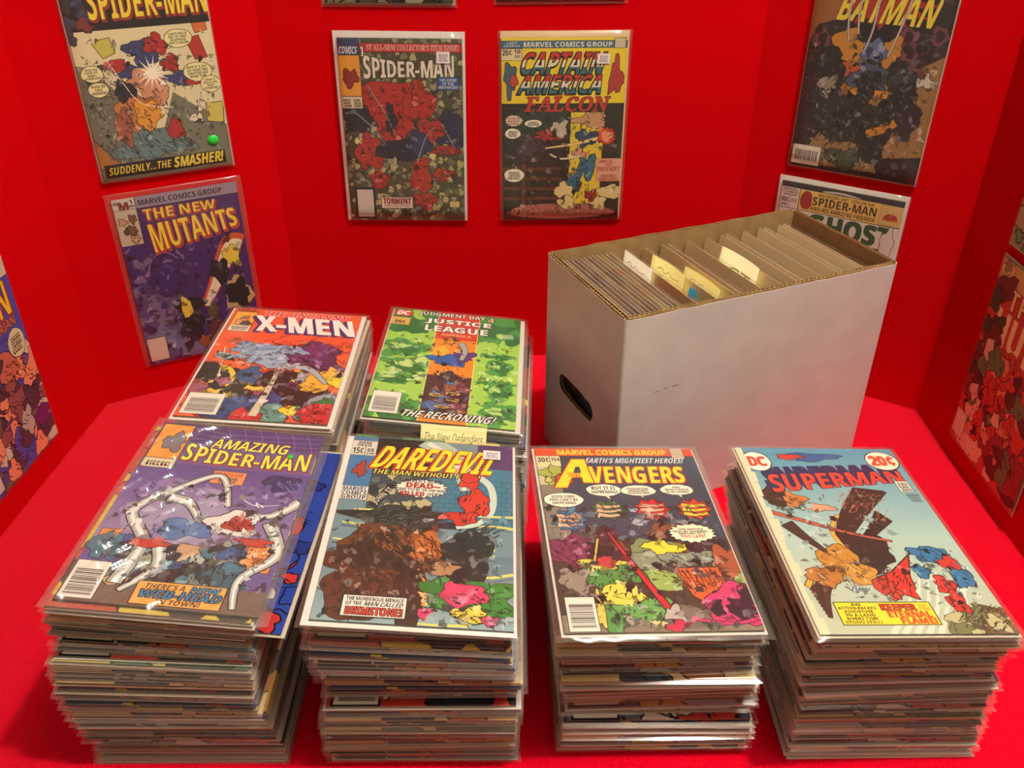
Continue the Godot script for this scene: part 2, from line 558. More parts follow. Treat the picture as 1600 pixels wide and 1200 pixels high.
	k.rect(0.085, 0.056, 0.089, 0.1, HOLD)
	k.rect(0, 0.265, 0.155, 0.335, c8(228, 226, 216), 2)
	k.text("MARVEL", 0.01, 0.268, 0.148, 0.288, c8(40, 60, 100))
	k.text("COMICS", 0.01, 0.29, 0.148, 0.31, c8(30, 30, 30))
	k.text("GROUP", 0.01, 0.312, 0.148, 0.332, c8(30, 30, 30))
	k.text("DAREDEVIL", 0.175, 0.043, 0.9, 0.163, c8(252, 226, 42), {"edge": 3, "ec": c8(120, 30, 20), "slant": 0.35, "fat": 1, "drop": Vector2(-9, 8), "dc": c8(196, 40, 26)})
	k.text("THE MAN WITHOUT", 0.16, 0.172, 0.64, 0.196, c8(246, 226, 90), {"edge": 3, "slant": 0.2})
	k.text("FEAR!", 0.66, 0.172, 0.8, 0.196, c8(246, 226, 90), {"edge": 3, "slant": 0.2})
	k.blob(0.74, 0.19, 0.05, 0.028, c8(210, 54, 36), 0.2)
	k.star(0.46, 0.255, 0.16, 0.055, 22, c8(244, 240, 222), 0.86)
	k.text("KAREN'S DEAD", 0.36, 0.213, 0.57, 0.228, HOLD)
	k.text("DEAD--", 0.37, 0.231, 0.57, 0.254, c8(200, 40, 30), {"edge": 1})
	k.text("AND YOU'RE THE ONE WHO", 0.33, 0.257, 0.6, 0.27, HOLD)
	k.text("KILLED", 0.34, 0.273, 0.48, 0.292, c8(200, 40, 30), {"edge": 1})
	k.text("HER!!", 0.5, 0.275, 0.58, 0.289, HOLD)
	k.rect(0.145, 0.85, 0.46, 0.965, c8(240, 236, 220), 4)
	k.text("THE MURDEROUS MENACE", 0.16, 0.857, 0.445, 0.877, HOLD)
	k.text("OF THE", 0.16, 0.883, 0.24, 0.903, HOLD)
	k.text("MAN CALLED", 0.255, 0.881, 0.445, 0.905, HOLD, {"slant": 0.3})
	k.text("BRIMSTONE!", 0.165, 0.913, 0.445, 0.957, c8(226, 60, 34), {"edge": 2})
	return k.material()

func cover_round_patches() -> Material:
	var k := Ink.new(CW, CH, c8(70, 54, 44), 13)
	k.vm = [[0.0, 0.0], [0.1, 0.125], [0.2, 0.24], [0.3, 0.365], [0.42, 0.485], [0.5, 0.555], [0.6, 0.66], [0.7, 0.745], [0.8, 0.845], [0.9, 0.925], [1.0, 1.0]]
	k.rect(0, 0, 1, 0.5, c8(56, 68, 86))
	k.rect(0, 0.1, 0.13, 0.55, c8(136, 126, 108))
	k.bricks(0, 0.25, 0.14, 0.55, 5, c8(84, 76, 66))
	k.rect(0, 0.9, 1, 1, c8(140, 124, 104))
	k.blob(0.5, 0.92, 0.4, 0.05, c8(120, 106, 90), 0.2, 0)
	k.crowd(0.2, 0.46, 0.95, 0.62, 26, [c8(70, 30, 44), c8(100, 96, 90), c8(96, 40, 60), c8(130, 74, 50), c8(40, 30, 34)], 0.07)
	# four bursts of colour
	for b in [[0.135, 0.385, c8(48, 110, 150), c8(222, 176, 140)], [0.375, 0.33, c8(44, 104, 62), c8(228, 180, 146)], [0.63, 0.325, c8(202, 42, 44), c8(232, 176, 146)], [0.877, 0.325, c8(196, 60, 40), c8(232, 206, 72)]]:
		k.star(b[0], b[1], 0.11, 0.066, 9, b[2], 0.72)
		for q in 3:
			k.stroke([b[0] - 0.07, b[1] + (q - 1) * 0.024, b[0], b[1] + (q - 1) * 0.026 + 0.008, b[0] + 0.07, b[1] + (q - 1) * 0.024], 0.03, 0.015, b[3], 1)
		k.hatch(b[0], b[1], 0.09, 0.05, 16, HOLD, 0.3, 0.05)
	k.blob(0.11, 0.56, 0.12, 0.08, c8(128, 48, 84), 0.25)
	k.hatch(0.11, 0.56, 0.12, 0.08, 40, HOLD, 1.0, 0.05)
	k.blob(0.12, 0.72, 0.1, 0.06, c8(146, 134, 120), 0.25)
	k.blob(0.56, 0.57, 0.13, 0.07, c8(126, 142, 96), 0.2)
	k.blob(0.62, 0.55, 0.12, 0.035, c8(238, 220, 62), 0.3)
	k.blob(0.74, 0.6, 0.18, 0.035, c8(136, 148, 130), 0.3)
	k.blob(0.5, 0.62, 0.1, 0.05, c8(136, 146, 120), 0.25)
	k.blob(0.56, 0.72, 0.14, 0.05, c8(152, 176, 92), 0.25)
	k.blob(0.92, 0.7, 0.14, 0.05, c8(150, 170, 92), 0.3)
	k.blob(0.95, 0.62, 0.08, 0.08, c8(166, 84, 50), 0.3)
	k.poly([0.64, 0.66, 0.88, 0.655, 0.9, 0.76, 0.8, 0.78, 0.8, 0.87, 0.7, 0.8], c8(214, 98, 46), 3)
	for i in 9:
		k.stroke([0.66 + i * 0.025, 0.67, 0.7 + i * 0.02, 0.77], 0.006, 0.003, HOLD)
	k.blob(0.9, 0.86, 0.16, 0.09, c8(208, 56, 112), 0.25)
	k.crowd(0.8, 0.8, 1.0, 0.92, 10, [c8(70, 20, 60), c8(40, 16, 36)], 0.05, 0)
	k.stroke([0.66, 0.93, 0.85, 0.96, 1.0, 0.93], 0.02, 0.02, c8(208, 56, 112), 2)
	k.blob(0.31, 0.7, 0.16, 0.065, c8(74, 142, 66), 0.22)
	k.blob(0.26, 0.9, 0.06, 0.12, c8(86, 150, 76), 0.18)
	k.blob(0.43, 0.87, 0.14, 0.06, c8(104, 166, 84), 0.25)
	k.blob(0.32, 0.79, 0.11, 0.05, c8(234, 216, 84), 0.25)
	k.blob(0.28, 0.63, 0.11, 0.025, c8(226, 208, 80), 0.35)
	k.blob(0.285, 0.62, 0.05, 0.03, c8(190, 60, 60), 0.2)
	k.blob(0.2, 0.87, 0.025, 0.08, c8(226, 200, 84), 0.2)
	k.hatch(0.33, 0.78, 0.2, 0.16, 90, HOLD, 1.9, 0.05)
	k.hatch(0.75, 0.66, 0.2, 0.1, 70, HOLD, 0.7, 0.05)
	k.stroke([0.19, 0.7, 0.23, 0.6, 0.27, 0.5], 0.012, 0.012, c8(216, 180, 84), 3)
	k.stroke([0.33, 0.45, 0.44, 0.66, 0.55, 0.87], 0.01, 0.036, c8(204, 34, 46), 3)
	k.blob(0.57, 0.92, 0.05, 0.05, c8(190, 180, 170), 0.25)
	k.blob(0.56, 0.965, 0.06, 0.025, c8(206, 44, 84), 0.2)
	k.blob(0.47, 0.955, 0.05, 0.015, c8(226, 214, 150), 0.3)
	k.mottle(0.02, 0.28, 0.98, 0.98, 380)
	# lettering
	k.rect(0, 0, 1, 0.042, c8(222, 78, 40), 2)
	k.text("MARVEL COMICS GROUP", 0.14, 0.008, 0.83, 0.035, c8(252, 206, 72), {"fat": 1})
	k.rect(0.86, 0.0, 0.94, 0.055, c8(196, 178, 150), 2)
	k.rect(0, 0.042, 0.15, 0.1, c8(226, 214, 170), 2)
	k.rect(0, 0.1, 0.12, 0.2, c8(206, 198, 160))
	k.text("30¢", 0.01, 0.05, 0.08, 0.075, HOLD)
	k.text("154", 0.095, 0.052, 0.145, 0.07, HOLD)
	k.rect(0.085, 0.042, 0.089, 0.1, HOLD)
	k.crowd(0.04, 0.12, 0.16, 0.19, 16, [c8(170, 180, 80), c8(210, 200, 110), c8(200, 90, 50)], 0.035)
	k.text("EARTH'S MIGHTIEST HEROES!", 0.31, 0.053, 0.92, 0.08, c8(238, 238, 232), {"slant": 0.35})
	k.poly([0.22, 0.06, 0.3, 0.06, 0.325, 0.19, 0.265, 0.19, 0.262, 0.16, 0.2, 0.16, 0.16, 0.215, 0.085, 0.215], c8(250, 222, 54), 4, c8(190, 40, 30))
	k.poly([0.235, 0.1, 0.26, 0.1, 0.262, 0.135, 0.215, 0.135], c8(56, 68, 86))
	k.text("THE", 0.18, 0.138, 0.25, 0.156, c8(250, 222, 54), {"edge": 2, "ec": c8(190, 40, 30)})
	k.text("VENGERS", 0.31, 0.1, 0.89, 0.19, c8(250, 224, 50), {"edge": 5, "ec": c8(196, 44, 30), "fat": 1, "slant": 0.06})
	k.balloon(0.124, 0.275, 0.115, 0.042, ["GOOD LORD!", "THIS CAN'T BE", "HAPPENING!"], Vector2(0.1, 0.32))
	k.balloon(0.374, 0.228, 0.105, 0.036, ["BUT IT IS", "HAPPENING!"], Vector2(0.4, 0.275))
	k.balloon(0.58, 0.23, 0.105, 0.032, [], Vector2(0.6, 0.265))
	k.balloon(0.815, 0.226, 0.1, 0.032, ["AND", "BROUGHT BEFORE", "US IN CHAINS!"], Vector2(0.83, 0.265))
	k.star(0.81, 0.468, 0.14, 0.052, 18, c8(246, 240, 206), 0.84)
	k.lines(["CAN ANYONE", "SAVE MY HUSBAND--", "BEFORE IT'S"], 0.705, 0.437, 0.915, 0.479, HOLD)
	k.text("TOO LATE!", 0.74, 0.481, 0.88, 0.498, c8(200, 40, 34))
	k.barcode(0.03, 0.8, 0.18, 0.995)
	return k.material()

func cover_teal_sky() -> Material:
	var k := Ink.new(CW, CH, c8(180, 200, 190), 14)
	k.fade(0, 0, 1, 0.55, c8(84, 150, 176), c8(176, 202, 190))
	k.fade(0, 0.55, 1, 1, c8(176, 202, 190), c8(196, 200, 172))
	for i in 7:
		k.stroke([0.36 + i * 0.06, 1.0, 0.52 + i * 0.05, 0.88, 0.64 + i * 0.045, 0.72], 0.03, 0.006, c8(226, 226, 206))
	k.crowd(0.7, 0.9, 1.0, 0.99, 34, [c8(120, 120, 76), c8(90, 84, 50), c8(196, 188, 140), c8(126, 90, 60), c8(160, 150, 100)], 0.05, 1)
	k.hatch(0.86, 0.94, 0.14, 0.06, 50, c8(54, 50, 30), -0.6, 0.06)
	# dark sweeping strokes and golden folds
	for i in 9:
		var a := i / 8.0
		k.stroke([0.36, 0.56, 0.46 + a * 0.1, 0.42, 0.62 + a * 0.16, 0.26 + a * 0.02], 0.07, 0.03, c8(60, 30, 24), 1)
	for i in 6:
		var a := i / 5.0
		k.stroke([0.42, 0.6, 0.54 + a * 0.03, 0.52, 0.66 + a * 0.05, 0.4 + a * 0.05], 0.05, 0.02, c8(54, 26, 22), 1)
	k.hatch(0.6, 0.37, 0.14, 0.1, 70, c8(176, 110, 80), -0.8, 0.06, 0.006)
	k.blob(0.47, 0.62, 0.13, 0.1, c8(48, 26, 20), 0.2)
	k.stroke([0.42, 0.42, 0.34, 0.5, 0.34, 0.57, 0.38, 0.66], 0.02, 0.03, c8(214, 172, 70), 1)
	for i in 9:
		var a := i / 8.0
		k.stroke([0.26, 0.72, 0.15 - a * 0.01, 0.76 + a * 0.05, 0.06 + a * 0.03, 0.81 + a * 0.12], 0.05, 0.022, c8(76, 44, 28), 1)
	k.stroke([0.05, 0.79, 0.13, 0.73, 0.28, 0.74], 0.03, 0.02, c8(226, 176, 60), 2)
	k.blob(0.29, 0.66, 0.11, 0.075, c8(196, 136, 50), 0.15)
	k.blob(0.36, 0.73, 0.1, 0.05, c8(206, 150, 60), 0.2)
	k.blob(0.17, 0.74, 0.1, 0.045, c8(186, 120, 50), 0.25)
	k.hatch(0.28, 0.7, 0.16, 0.08, 110, c8(96, 52, 24), 0.8, 0.035, 0.006)
	k.blob(0.18, 0.33, 0.09, 0.05, c8(206, 126, 62), 0.25)
	k.blob(0.1, 0.31, 0.07, 0.055, c8(70, 34, 28), 0.25)
	k.stroke([0.1, 0.47, 0.15, 0.53, 0.2, 0.58, 0.24, 0.62], 0.08, 0.02, c8(64, 36, 30), 2)
	k.blob(0.34, 0.38, 0.08, 0.02, c8(222, 160, 126), 0.3)
	k.hatch(0.15, 0.34, 0.12, 0.06, 36, HOLD, 0.3, 0.05)
	k.stroke([0.02, 0.4, 0.22, 0.46, 0.42, 0.52, 0.64, 0.565], 0.03, 0.012, c8(196, 90, 64), 2)
	k.poly([0.68, 0.64, 0.54, 0.72, 0.44, 0.75, 0.52, 0.82, 0.6, 0.85, 0.62, 0.74], c8(212, 48, 36), 3)
	k.crowd(0.43, 0.77, 0.5, 0.84, 8, [c8(196, 60, 44)], 0.035)
	k.hatch(0.56, 0.75, 0.08, 0.06, 24, c8(100, 14, 14), 2.2, 0.06)
	k.blob(0.79, 0.63, 0.1, 0.04, c8(48, 116, 164), 0.25)
	k.blob(0.9, 0.74, 0.055, 0.06, c8(48, 116, 164), 0.25)
	k.blob(0.88, 0.675, 0.06, 0.03, c8(206, 48, 40), 0.25)
	k.blob(0.78, 0.78, 0.05, 0.04, c8(206, 48, 40), 0.3)
	k.blob(0.79, 0.86, 0.045, 0.05, c8(206, 48, 40), 0.25)
	k.blob(0.7, 0.72, 0.04, 0.03, c8(48, 116, 164), 0.25)
	k.hatch(0.82, 0.7, 0.12, 0.1, 44, c8(16, 30, 54), 0.9, 0.05)
	k.mottle(0.06, 0.28, 0.7, 0.85, 120, 0.025)
	k.mottle(0.66, 0.6, 0.96, 0.9, 60, 0.02)
	k.stroke([0.27, 0.81, 0.3, 0.785, 0.29, 0.825, 0.32, 0.795, 0.34, 0.815, 0.37, 0.8], 0.006, 0.005, c8(50, 80, 140))
	# lettering
	k.blob(0.46, 0.06, 0.17, 0.025, c8(60, 90, 150), 0.3)
	k.blob(0.32, 0.06, 0.08, 0.016, c8(206, 60, 50), 0.3)
	k.text("SUPERMAN", 0.12, 0.165, 0.95, 0.252, c8(226, 66, 44), {"edge": 4, "ec": c8(40, 26, 60), "rise": -0.05, "grow": -0.5, "fat": 1, "drop": Vector2(-14, -40), "dc": c8(42, 36, 84)})
	k.blob(0.1, 0.092, 0.085, 0.062, c8(246, 240, 226), 0.0, 3, 40)
	k.text("DC", 0.05, 0.062, 0.155, 0.122, c8(214, 70, 40), {"fat": 2})
	k.blob(0.895, 0.082, 0.1, 0.06, c8(246, 236, 214), 0.0, 3, 40)
	k.text("20¢", 0.82, 0.05, 0.97, 0.112, c8(222, 74, 40), {"fat": 2})
	k.rect(0.885, 0.215, 0.965, 0.28, c8(228, 226, 206), 2)
	k.scrawl(0.89, 0.22, 0.96, 0.275, 3, HOLD)
	k.scrawl(0.9, 0.29, 0.985, 0.34, 3, c8(50, 60, 70))
	k.rect(0.142, 0.864, 0.632, 0.96, c8(248, 224, 52), 3)
	k.lines(["AN", "ACTION-PACKED", "ADVENTURE", "IN A LAND", "WHERE TIME", "STOOD STILL!"], 0.15, 0.866, 0.345, 0.958, HOLD)
	k.text("KEEPER", 0.37, 0.872, 0.55, 0.898, c8(216, 60, 34), {"edge": 2, "ec": c8(100, 20, 10)})
	k.lines(["OF", "THE"], 0.565, 0.87, 0.62, 0.9, c8(226, 120, 50))
	k.text("ETERNAL", 0.39, 0.902, 0.61, 0.928, c8(226, 74, 34), {"fat": 1})
	k.text("FLAME!", 0.44, 0.932, 0.62, 0.956, c8(226, 74, 34), {"fat": 1})
	# worn spine: paper shows through the torn ink
	var p := 0.0
	while p < 1.0:
		var d := k.rng.randf_range(0.03, 0.09)
		var x := k.rng.randf_range(0.03, 0.065)
		k.poly([0, p, x, p + 0.005, x * 0.9, p + d, 0, p + d], c8(232, 220, 184))
		if k.rng.randf() < 0.1:
			k.rect(0.0, p, x * 0.5, p + d * 0.7, c8(226, 196, 60))
		p += d
	k.rect(0.0, 0.0, 0.03, 0.2, c8(232, 220, 184))
	return k.material()

func cover_orange_clash() -> Material:
	var k := Ink.new(CW, CH, c8(232, 96, 52), 15)
	k.vm = [[0.0, 0.0], [0.1, 0.125], [0.2, 0.24], [0.3, 0.365], [0.42, 0.485], [0.5, 0.555], [0.6, 0.66], [0.7, 0.745], [0.8, 0.845], [0.9, 0.925], [1.0, 1.0]]
	k.hatch(0.6, 0.25, 0.45, 0.15, 40, c8(196, 60, 44), -0.5, 0.3, 0.02)
	k.blob(0.72, 0.36, 0.22, 0.11, c8(112, 50, 108), 0.25)
	k.blob(0.85, 0.5, 0.14, 0.1, c8(96, 44, 96), 0.25)
	k.hatch(0.76, 0.42, 0.22, 0.14, 70, c8(40, 14, 44), 0.8, 0.07)
	k.blob(0.4, 0.34, 0.26, 0.06, c8(132, 164, 196), 0.25)
	k.blob(0.44, 0.42, 0.14, 0.08, c8(150, 180, 206), 0.25)
	k.blob(0.16, 0.42, 0.12, 0.03, c8(160, 184, 204), 0.3)
	k.hatch(0.38, 0.37, 0.26, 0.08, 60, c8(50, 76, 110), -0.2, 0.06)
	k.hatch(0.38, 0.36, 0.26, 0.06, 30, c8(226, 236, 240), -0.3, 0.04)
	k.crowd(0.04, 0.55, 0.5, 0.78, 22, [c8(232, 196, 60), c8(30, 26, 28), c8(196, 50, 44), c8(160, 90, 110), c8(214, 146, 110), c8(40, 90, 140)], 0.09)
	k.crowd(0.5, 0.55, 0.98, 0.82, 20, [c8(240, 214, 60), c8(30, 26, 28), c8(150, 160, 170), c8(100, 50, 100), c8(230, 180, 60)], 0.1)
	k.crowd(0.2, 0.8, 0.98, 0.99, 34, [c8(240, 214, 60), c8(40, 120, 62), c8(196, 40, 44), c8(24, 22, 26), c8(40, 76, 140), c8(90, 150, 140), c8(190, 46, 50)], 0.09)
	k.hatch(0.5, 0.78, 0.5, 0.2, 120, HOLD, 0.5, 0.06)
	k.stroke([0.54, 0.5, 0.53, 0.7, 0.5, 0.96], 0.02, 0.06, c8(206, 200, 170), 2)
	k.stroke([0.09, 0.34, 0.13, 0.5, 0.15, 0.6], 0.012, 0.012, c8(230, 210, 170), 1)
	k.stroke([0.56, 0.5, 0.74, 0.5, 0.9, 0.62], 0.07, 0.03, c8(166, 180, 190), 2)
	k.mottle(0.02, 0.26, 0.98, 0.98, 380)
	k.rect(0.03, 0.03, 0.19, 0.15, c8(240, 176, 60), 3)
	k.crowd(0.06, 0.05, 0.17, 0.13, 6, [c8(70, 50, 50), c8(220, 150, 100), c8(180, 130, 60)], 0.03)
	k.rect(0.03, 0.15, 0.19, 0.2, c8(226, 214, 190), 3)
	k.scrawl(0.04, 0.157, 0.18, 0.19, 2, HOLD)
	k.text("MARVEL", 0.03, 0.006, 0.19, 0.026, HOLD)
	k.text("THE UNCANNY", 0.24, 0.012, 0.9, 0.05, c8(196, 34, 40), {"edge": 3, "ec": c8(250, 200, 190), "slant": 0.2})
	k.text("X-MEN", 0.22, 0.055, 0.96, 0.185, c8(250, 246, 236), {"edge": 4, "ec": c8(60, 36, 96), "fat": 3, "slant": -0.25, "drop": Vector2(-14, 16), "dc": c8(66, 44, 110)})
	k.barcode(0.03, 0.77, 0.27, 0.97)
	return k.material()

func cover_green_panels() -> Material:
	var k := Ink.new(CW, CH, c8(160, 208, 84), 16)
	k.vm = [[0.0, 0.0], [0.1, 0.125], [0.2, 0.24], [0.3, 0.365], [0.42, 0.485], [0.5, 0.555], [0.6, 0.66], [0.7, 0.745], [0.8, 0.845], [0.9, 0.925], [1.0, 1.0]]
	k.crowd(0, 0, 1, 0.2, 40, [c8(52, 130, 58), c8(40, 110, 52), c8(70, 146, 64)], 0.09, 0)
	k.hatch(0.5, 0.17, 0.5, 0.1, 90, c8(36, 100, 46), 0.8, 0.02, 0.012)
	for b in [[0.15, 0.33, 0.17, 0.08], [0.2, 0.5, 0.18, 0.07], [0.12, 0.62, 0.16, 0.05], [0.84, 0.33, 0.12, 0.025], [0.86, 0.44, 0.09, 0.08], [0.84, 0.58, 0.13, 0.022], [0.87, 0.66, 0.1, 0.07], [0.88, 0.85, 0.13, 0.09]]:
		k.blob(b[0], b[1], b[2], b[3], c8(78, 158, 66), 0.3, 0)
		k.blob(b[0] + 0.02, b[1] + 0.02, b[2] * 0.6, b[3] * 0.55, c8(46, 118, 52), 0.35, 0)
		k.blob(b[0] - 0.03, b[1] - 0.015, b[2] * 0.4, b[3] * 0.35, c8(176, 216, 120), 0.35, 0)
		k.hatch(b[0], b[1], b[2], b[3], 26, c8(28, 84, 40), 0.5, 0.07)
	for b in [[0.2, 0.48], [0.3, 0.44], [0.12, 0.56], [0.33, 0.58]]:
		k.blob(b[0], b[1], 0.045, 0.035, c8(190, 222, 140), 0.3, 1)
	k.crowd(0, 0.78, 0.33, 1.0, 40, [c8(52, 130, 58), c8(80, 160, 66), c8(40, 110, 52)], 0.05, 0)
	k.rect(0.36, 0.0, 0.675, 1.0, c8(228, 140, 40), 3, c8(236, 226, 150))
	k.rect(0.36, 0.0, 0.675, 0.23, c8(206, 60, 40))
	k.blob(0.42, 0.34, 0.07, 0.06, c8(244, 176, 50), 0.1, 0)
	k.rect(0.36, 0.56, 0.675, 0.93, c8(78, 40, 44))
	k.blob(0.5, 0.41, 0.14, 0.05, c8(36, 92, 170), 0.25)
	k.blob(0.6, 0.36, 0.07, 0.05, c8(80, 60, 130), 0.3)
	k.stroke([0.56, 0.25, 0.6, 0.31, 0.58, 0.4], 0.05, 0.03, c8(160, 170, 170), 2)
	k.blob(0.51, 0.56, 0.06, 0.04, c8(44, 28, 30), 0.15)
	k.star(0.53, 0.635, 0.05, 0.03, 6, c8(60, 140, 200), 0.5)
	k.crowd(0.37, 0.63, 0.66, 0.9, 20, [c8(70, 50, 90), c8(120, 60, 70), c8(60, 40, 44), c8(150, 90, 60), c8(80, 110, 160)], 0.05)
	for b in [[0.45, 0.74], [0.56, 0.72], [0.57, 0.77], [0.5, 0.84]]:
		k.blob(b[0], b[1], 0.05, 0.012, c8(226, 190, 90), 0.05, 1)
		k.blob(b[0], b[1], 0.035, 0.006, c8(80, 50, 50), 0.05, 0)
	k.hatch(0.51, 0.7, 0.15, 0.25, 70, HOLD, 0.9, 0.05)
	k.mottle(0.02, 0.2, 0.98, 0.98, 220, 0.03)
	k.blob(0.08, 0.035, 0.075, 0.035, c8(206, 60, 56), 0.0, 2, 30)
	k.text("DC", 0.035, 0.018, 0.125, 0.052, c8(250, 244, 236), {"fat": 1, "slant": 0.2})
	k.rect(0.0, 0.075, 0.145, 0.14, c8(214, 176, 84), 2)
	k.text("99¢", 0.03, 0.1, 0.11, 0.13, HOLD)
	k.text("JUDGMENT DAY", 0.2, 0.008, 0.72, 0.042, c8(246, 244, 236), {"edge": 3})
	k.text("4", 0.74, 0.012, 0.79, 0.05, c8(236, 190, 170), {"edge": 3})
	k.text("JUSTICE", 0.26, 0.062, 0.77, 0.105, c8(246, 246, 236), {"edge": 4, "ec": c8(40, 30, 40), "fat": 1})
	k.text("LEAGUE", 0.27, 0.12, 0.75, 0.168, c8(246, 246, 236), {"edge": 4, "ec": c8(40, 30, 40), "fat": 1})
	k.text("AMERICA", 0.4, 0.185, 0.63, 0.203, c8(250, 200, 140))
	k.scrawl(0.84, 0.14, 0.96, 0.18, 4, c8(226, 236, 206))
	k.text("THE RECKONING!", 0.25, 0.895, 0.86, 0.965, c8(246, 246, 236), {"edge": 3, "slant": 0.4, "grow": 0.1})
	k.barcode(0.03, 0.75, 0.22, 0.95)
	return k.material()

func cover_falling_car() -> Material:
	var k := Ink.new(CW, CH, c8(222, 212, 168), 17)
	k.vm = [[0.0, 0.0], [0.07, 0.07], [0.2, 0.277], [0.27, 0.36], [0.45, 0.494], [0.55, 0.565], [0.66, 0.67], [1.0, 1.0]]
	k.poly([0, 0.36, 0.1, 0.38, 0.36, 0.66, 0.52, 0.86, 0.5, 1, 0, 1], c8(112, 114, 96))
	k.poly([0.64, 0.58, 1.0, 0.78, 1, 1, 0.5, 1, 0.5, 0.8], c8(116, 118, 98))
	k.bricks(0.02, 0.45, 0.24, 0.7, 8, c8(70, 72, 60))
	k.hatch(0.2, 0.6, 0.2, 0.2, 50, c8(40, 42, 40), 0.9, 0.1)
	k.blob(0.4, 0.84, 0.28, 0.07, c8(100, 128, 130), 0.35)
	k.hatch(0.4, 0.84, 0.3, 0.08, 60, c8(40, 60, 66), 0.9, 0.12)
	k.poly([0.0, 0.78, 0.17, 0.93, 0.12, 0.95, 0.0, 0.93], c8(166, 112, 50), 2)
	for b in [[0.5, 0.31, 0.13, 0.06], [0.4, 0.43, 0.13, 0.03], [0.7, 0.5, 0.09, 0.035]]:
		k.blob(b[0], b[1], b[2], b[3], c8(54, 62, 112), 0.3)
	for b in [[0.58, 0.27, 0.08, 0.045], [0.27, 0.38, 0.08, 0.028], [0.66, 0.4, 0.06, 0.04], [0.8, 0.53, 0.06, 0.02], [0.61, 0.77, 0.06, 0.05]]:
		k.blob(b[0], b[1], b[2], b[3], c8(170, 40, 38), 0.25)
	k.hatch(0.52, 0.36, 0.2, 0.12, 60, HOLD, 0.6, 0.05)
	k.blob(0.45, 0.48, 0.12, 0.05, c8(202, 140, 106), 0.25)
	k.blob(0.5, 0.58, 0.1, 0.08, c8(206, 146, 112), 0.2)
	k.blob(0.35, 0.66, 0.16, 0.09, c8(190, 122, 66), 0.25)
	k.blob(0.43, 0.68, 0.1, 0.07, c8(222, 154, 50), 0.25)
	k.blob(0.3, 0.55, 0.07, 0.05, c8(34, 34, 42), 0.25)
	k.blob(0.24, 0.73, 0.06, 0.09, c8(160, 90, 70), 0.25)
	k.hatch(0.4, 0.66, 0.18, 0.14, 70, c8(50, 24, 16), 1.2, 0.06)
	k.star(0.52, 0.45, 0.13, 0.085, 14, c8(246, 242, 220), 0.3, 0)
	k.stroke([0.22, 0.34, 0.3, 0.5, 0.4, 0.62, 0.62, 0.66], 0.006, 0.006, c8(240, 236, 220))
	k.poly([0.14, 0.24, 0.27, 0.23, 0.29, 0.3, 0.2, 0.33], c8(196, 188, 84), 2)
	k.poly([0.8, 0.26, 0.9, 0.25, 0.94, 0.38, 0.85, 0.39], c8(176, 42, 36), 2)
	k.poly([0.86, 0.19, 0.96, 0.19, 0.97, 0.23, 0.88, 0.24], c8(206, 110, 50), 2)
	k.poly([0.86, 0.66, 1.0, 0.66, 0.98, 0.77, 0.86, 0.75], c8(206, 190, 90), 3)
	k.crowd(0.74, 0.64, 0.88, 0.74, 9, [c8(50, 40, 44), c8(226, 220, 196)], 0.035)
	k.mottle(0.02, 0.22, 0.98, 0.92, 200, 0.025)
	k.rect(0, 0, 1, 0.2, c8(20, 16, 18))
	k.crowd(0.0, 0.02, 0.15, 0.24, 14, [c8(60, 64, 90), c8(50, 46, 52), c8(120, 44, 40)], 0.05)
	k.text("THE AMAZING", 0.25, 0.012, 0.85, 0.06, c8(226, 214, 60))
	k.text("SPIDER-MAN", 0.17, 0.075, 1.0, 0.17, c8(232, 214, 54), {"edge": 3, "ec": c8(120, 30, 24), "arch": -0.02, "dip": 0.3, "drop": Vector2(5, 9), "dc": c8(150, 46, 30)})
	var yb := c8(232, 226, 166)
	k.balloon(0.75, 0.255, 0.1, 0.042, ["CAN'T HOLD", "ON TO THAT", "SCAFFOLD", "ANY LONGER!"], Vector2.ZERO, yb)
	k.balloon(0.85, 0.47, 0.105, 0.045, ["BUT IF I LET", "GO THERE TWO", "FIGHTERS ARE", "DONE FOR!"], Vector2.ZERO, yb)
	k.balloon(0.93, 0.56, 0.075, 0.04, ["CAN'T", "HOLD ON", "ANY", "LONGER!"], Vector2.ZERO, yb)
	k.balloon(0.1, 0.42, 0.075, 0.038, ["YOU'VE", "HAD IT,", "WALL", "CRAWLER!"], Vector2(0.18, 0.47), yb)
	k.balloon(0.12, 0.525, 0.07, 0.034, ["THIS IS", "THE", "ANSWER!"], Vector2(0.2, 0.57), yb)
	k.rect(0.03, 0.915, 0.95, 0.985, c8(20, 16, 18))
	k.text("SUDDENLY...THE", 0.06, 0.93, 0.52, 0.97, c8(226, 206, 66), {"slant": 0.2})
	k.text("SMASHER!", 0.55, 0.92, 0.93, 0.975, c8(226, 206, 66), {"slant": 0.2, "fat": 1})
	return k.material()

